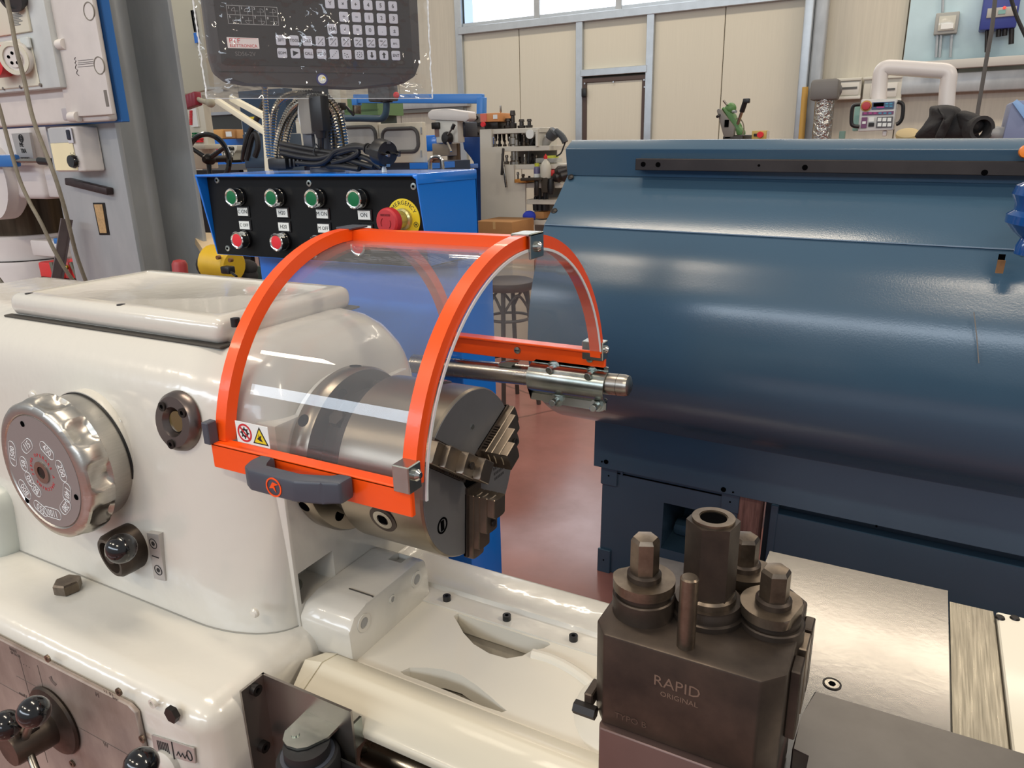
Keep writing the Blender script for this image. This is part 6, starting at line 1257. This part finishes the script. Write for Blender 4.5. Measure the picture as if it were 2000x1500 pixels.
# jacket thrown over the machine
jk = T('dark_jacket', 'crumpled charcoal jacket thrown over the machine behind the blue hood', 'jacket', 1855, 265, 3.8); jk.location.z = P(1855,268,'y',3.8).z
jm = mat('charcoal_cloth', (54,52,52), .85, var=.3, vscale=9, bump=.4, bscale=25, bdist=.02)
def cloth(outline, y, dep, name):
    pts = [P(u,v,'y',y) for u, v in outline]; c = sum(pts, V((0,0,0)))/len(pts); b = B(); K = 7; vs = []; n = len(pts)
    sp = spline(pts, 4, True); n = len(sp)
    for k in range(K+1):
        f_ = k/K
        for i, p in enumerate(sp):
            q = c+(p-c)*(1-f_); h_ = math.sqrt(max(0,1-(1-f_)**2)); w_ = mnoise.noise(V((q.x*9,q.z*16+i*.05,y)))*.05*h_
            vs.append(V((q.x, y-h_*dep-w_, q.z)))
    m = n
    for p in sp: vs.append(V((p.x,y+dep,p.z)))
    fs = [(k*n+i,k*n+(i+1) % n,(k+1)*n+(i+1) % n,(k+1)*n+i) for k in range(K) for i in range(n)]+[((K+1)*n+i,(K+1)*n+(i+1) % n,(i+1) % n,i) for i in range(n)]
    fs.append(tuple(range((K+1)*n,(K+2)*n))); b.raw(vs, fs); return b.build(name, jm, jk, ang=80)
cloth(((1792,272),(1803,245),(1814,228),(1816,210),(1828,206),(1852,205),(1872,210),(1882,222),(1900,240),(1905,272)), 3.56, .10, 'jacket_body')
cloth(((1868,225),(1880,216),(1898,219),(1915,226),(1924,238),(1922,252),(1905,264),(1888,262),(1872,250)), 3.50, .08, 'sleeve')
cloth(((1832,210),(1845,222),(1836,245),(1826,270),(1842,272),(1858,240),(1866,215),(1850,207)), 3.46, .05, 'lapel_fold')
q = P(1908,252,'y',3.42); B().ring(q+V((-.01,.04,0)), q+V((.02,-.02,0)), .055, .040, 24).build('cuff', jm, jk)
gb_ = T('grey_blue_cover', 'grey blue slanted machine cover at the right frame edge', 'machine cover', 1990, 265, 3.4)
B().prism([tuple(P(u,v,'y',3.4))[0:3:2] for u, v in ((1958,272),(1976,200),(1984,196),(2060,196),(2060,272))], 'y', 3.4, 3.7, .006).build('cover_front', mat('lavender_grey', (128,136,166), .5), gb_); B().prism([tuple(P(u,v,'y',3.39))[0:3:2] for u, v in ((1977,201),(1986,194),(2005,210),(2005,240))], 'y', 3.38, 3.41, .002).build('cover_top', mat('sky_cover', (132,168,214), .4), gb_)
zq = P(1990,272,'y',3.4); B().box(zq.x-.02, zq.x+.4, 3.42, 3.7, 0, zq.z+.02).build('cover_stand', mat('lavender_grey', (128,136,166), .5), gb_)
q = P(1957,262,'y',3.45); tag(B().lathe([(.03,0),(.03,.03),(.02,.05),(0,.05)], q, (-1,-.3,.2), 18).build('round_boss', mat('knob_grey', (150,148,146), .5)), 'grey round knob left of the grey blue cover', 'knob')
# green bandsaw
bs_ = T('green_bandsaw', 'green metal-cutting bandsaw raised behind the blue hood', 'bandsaw', 1430, 270, 4.4)
GYY = 4.4; gm_ = mat('bandsaw_green', (86,130,70), .45)
B().prism([tuple(P(u,v,'y',GYY))[0:3:2] for u, v in ((1403,216),(1406,212),(1411,214),(1438,250),(1436,268),(1428,272),(1418,272))], 'y', GYY-.05, GYY, .008).build('blade_guard', mat('guard_grey', (120,114,108), .5), bs_)
B().prism([tuple(P(u,v,'y',GYY))[0:3:2] for u, v in ((1408,212),(1413,208),(1421,216),(1431,222),(1437,236),(1440,246),(1446,250),(1450,256),(1450,264),(1438,264),(1436,246))], 'y', GYY, GYY+.10, .008).build('saw_bow', gm_, bs_)
B().ball(P(1427,212,'y',GYY+.03), .036, 18).build('saw_motor', gm_, bs_); B().cyl(P(1420,205,'y',GYY), P(1413,196,'y',GYY), .007, n=8).build('tension_screw', steel, bs_); B().cyl(P(1432,218,'y',GYY-.03), P(1437,218,'y',GYY-.06), .010, n=10).build('motor_cap', alu, bs_); B().cyl(P(1405,225,'y',GYY-.05), P(1401,228,'y',GYY-.08), .009, n=10).build('guard_knob', black, bs_)
pbox(1415,234,1423,248,GYY-.056,.01).build('guard_window', hole, bs_)
B().cyl(P(1441,242,'y',GYY-.02), P(1450,215,'y',GYY-.06), .010, n=12).build('feed_lever', steel, bs_); B().cyl(P(1449,218,'y',GYY-.06), P(1456,197,'y',GYY-.08), .016, n=14).build('lever_grip', black, bs_); B().obox(P(1458,197,'y',GYY-.08), X, Z, Y, .02, .014, .016, .005).build('lever_trigger', black, bs_)
B().tube([P(u,v,'y',GYY) for u,v in ((1437,232),(1445,232),(1451,240),(1453,252),(1450,264))], .004, 6, smooth=4).build('coolant_hose', mat('brass_hose', (140,130,110), .5), bs_)
B().box(P(1415,270,'y',GYY).x, P(1455,270,'y',GYY).x, GYY-.05, GYY+.4, 0, P(1430,264,'y',GYY).z, .01).build('saw_stand', dark, bs_)
yb = T('yellow_switch', 'small yellow switch box with red button behind the blue hood', 'switch box', 1480, 268, 4.4); pbox(1468,255,1496,275,4.4,.08,.004).build('switch_case', mat('faded_yellow', (198,170,90), .5), yb); pbox(1472,261,1479,266,4.39,.02).build('switch_label', dark, yb); q = P(1486,263,'y',4.4); B().cyl(q, q-Y*.03, .018, n=16).build('red_button', red_l, yb); pbox(1496,256,1499,275,4.42,.06).build('switch_side', offw, yb)
B().box(P(1475,268,'y',4.44).x, P(1488,268,'y',4.44).x, 4.42, 4.46, 0, P(1480,272,'y',4.44).z).build('switch_post', dark, yb)
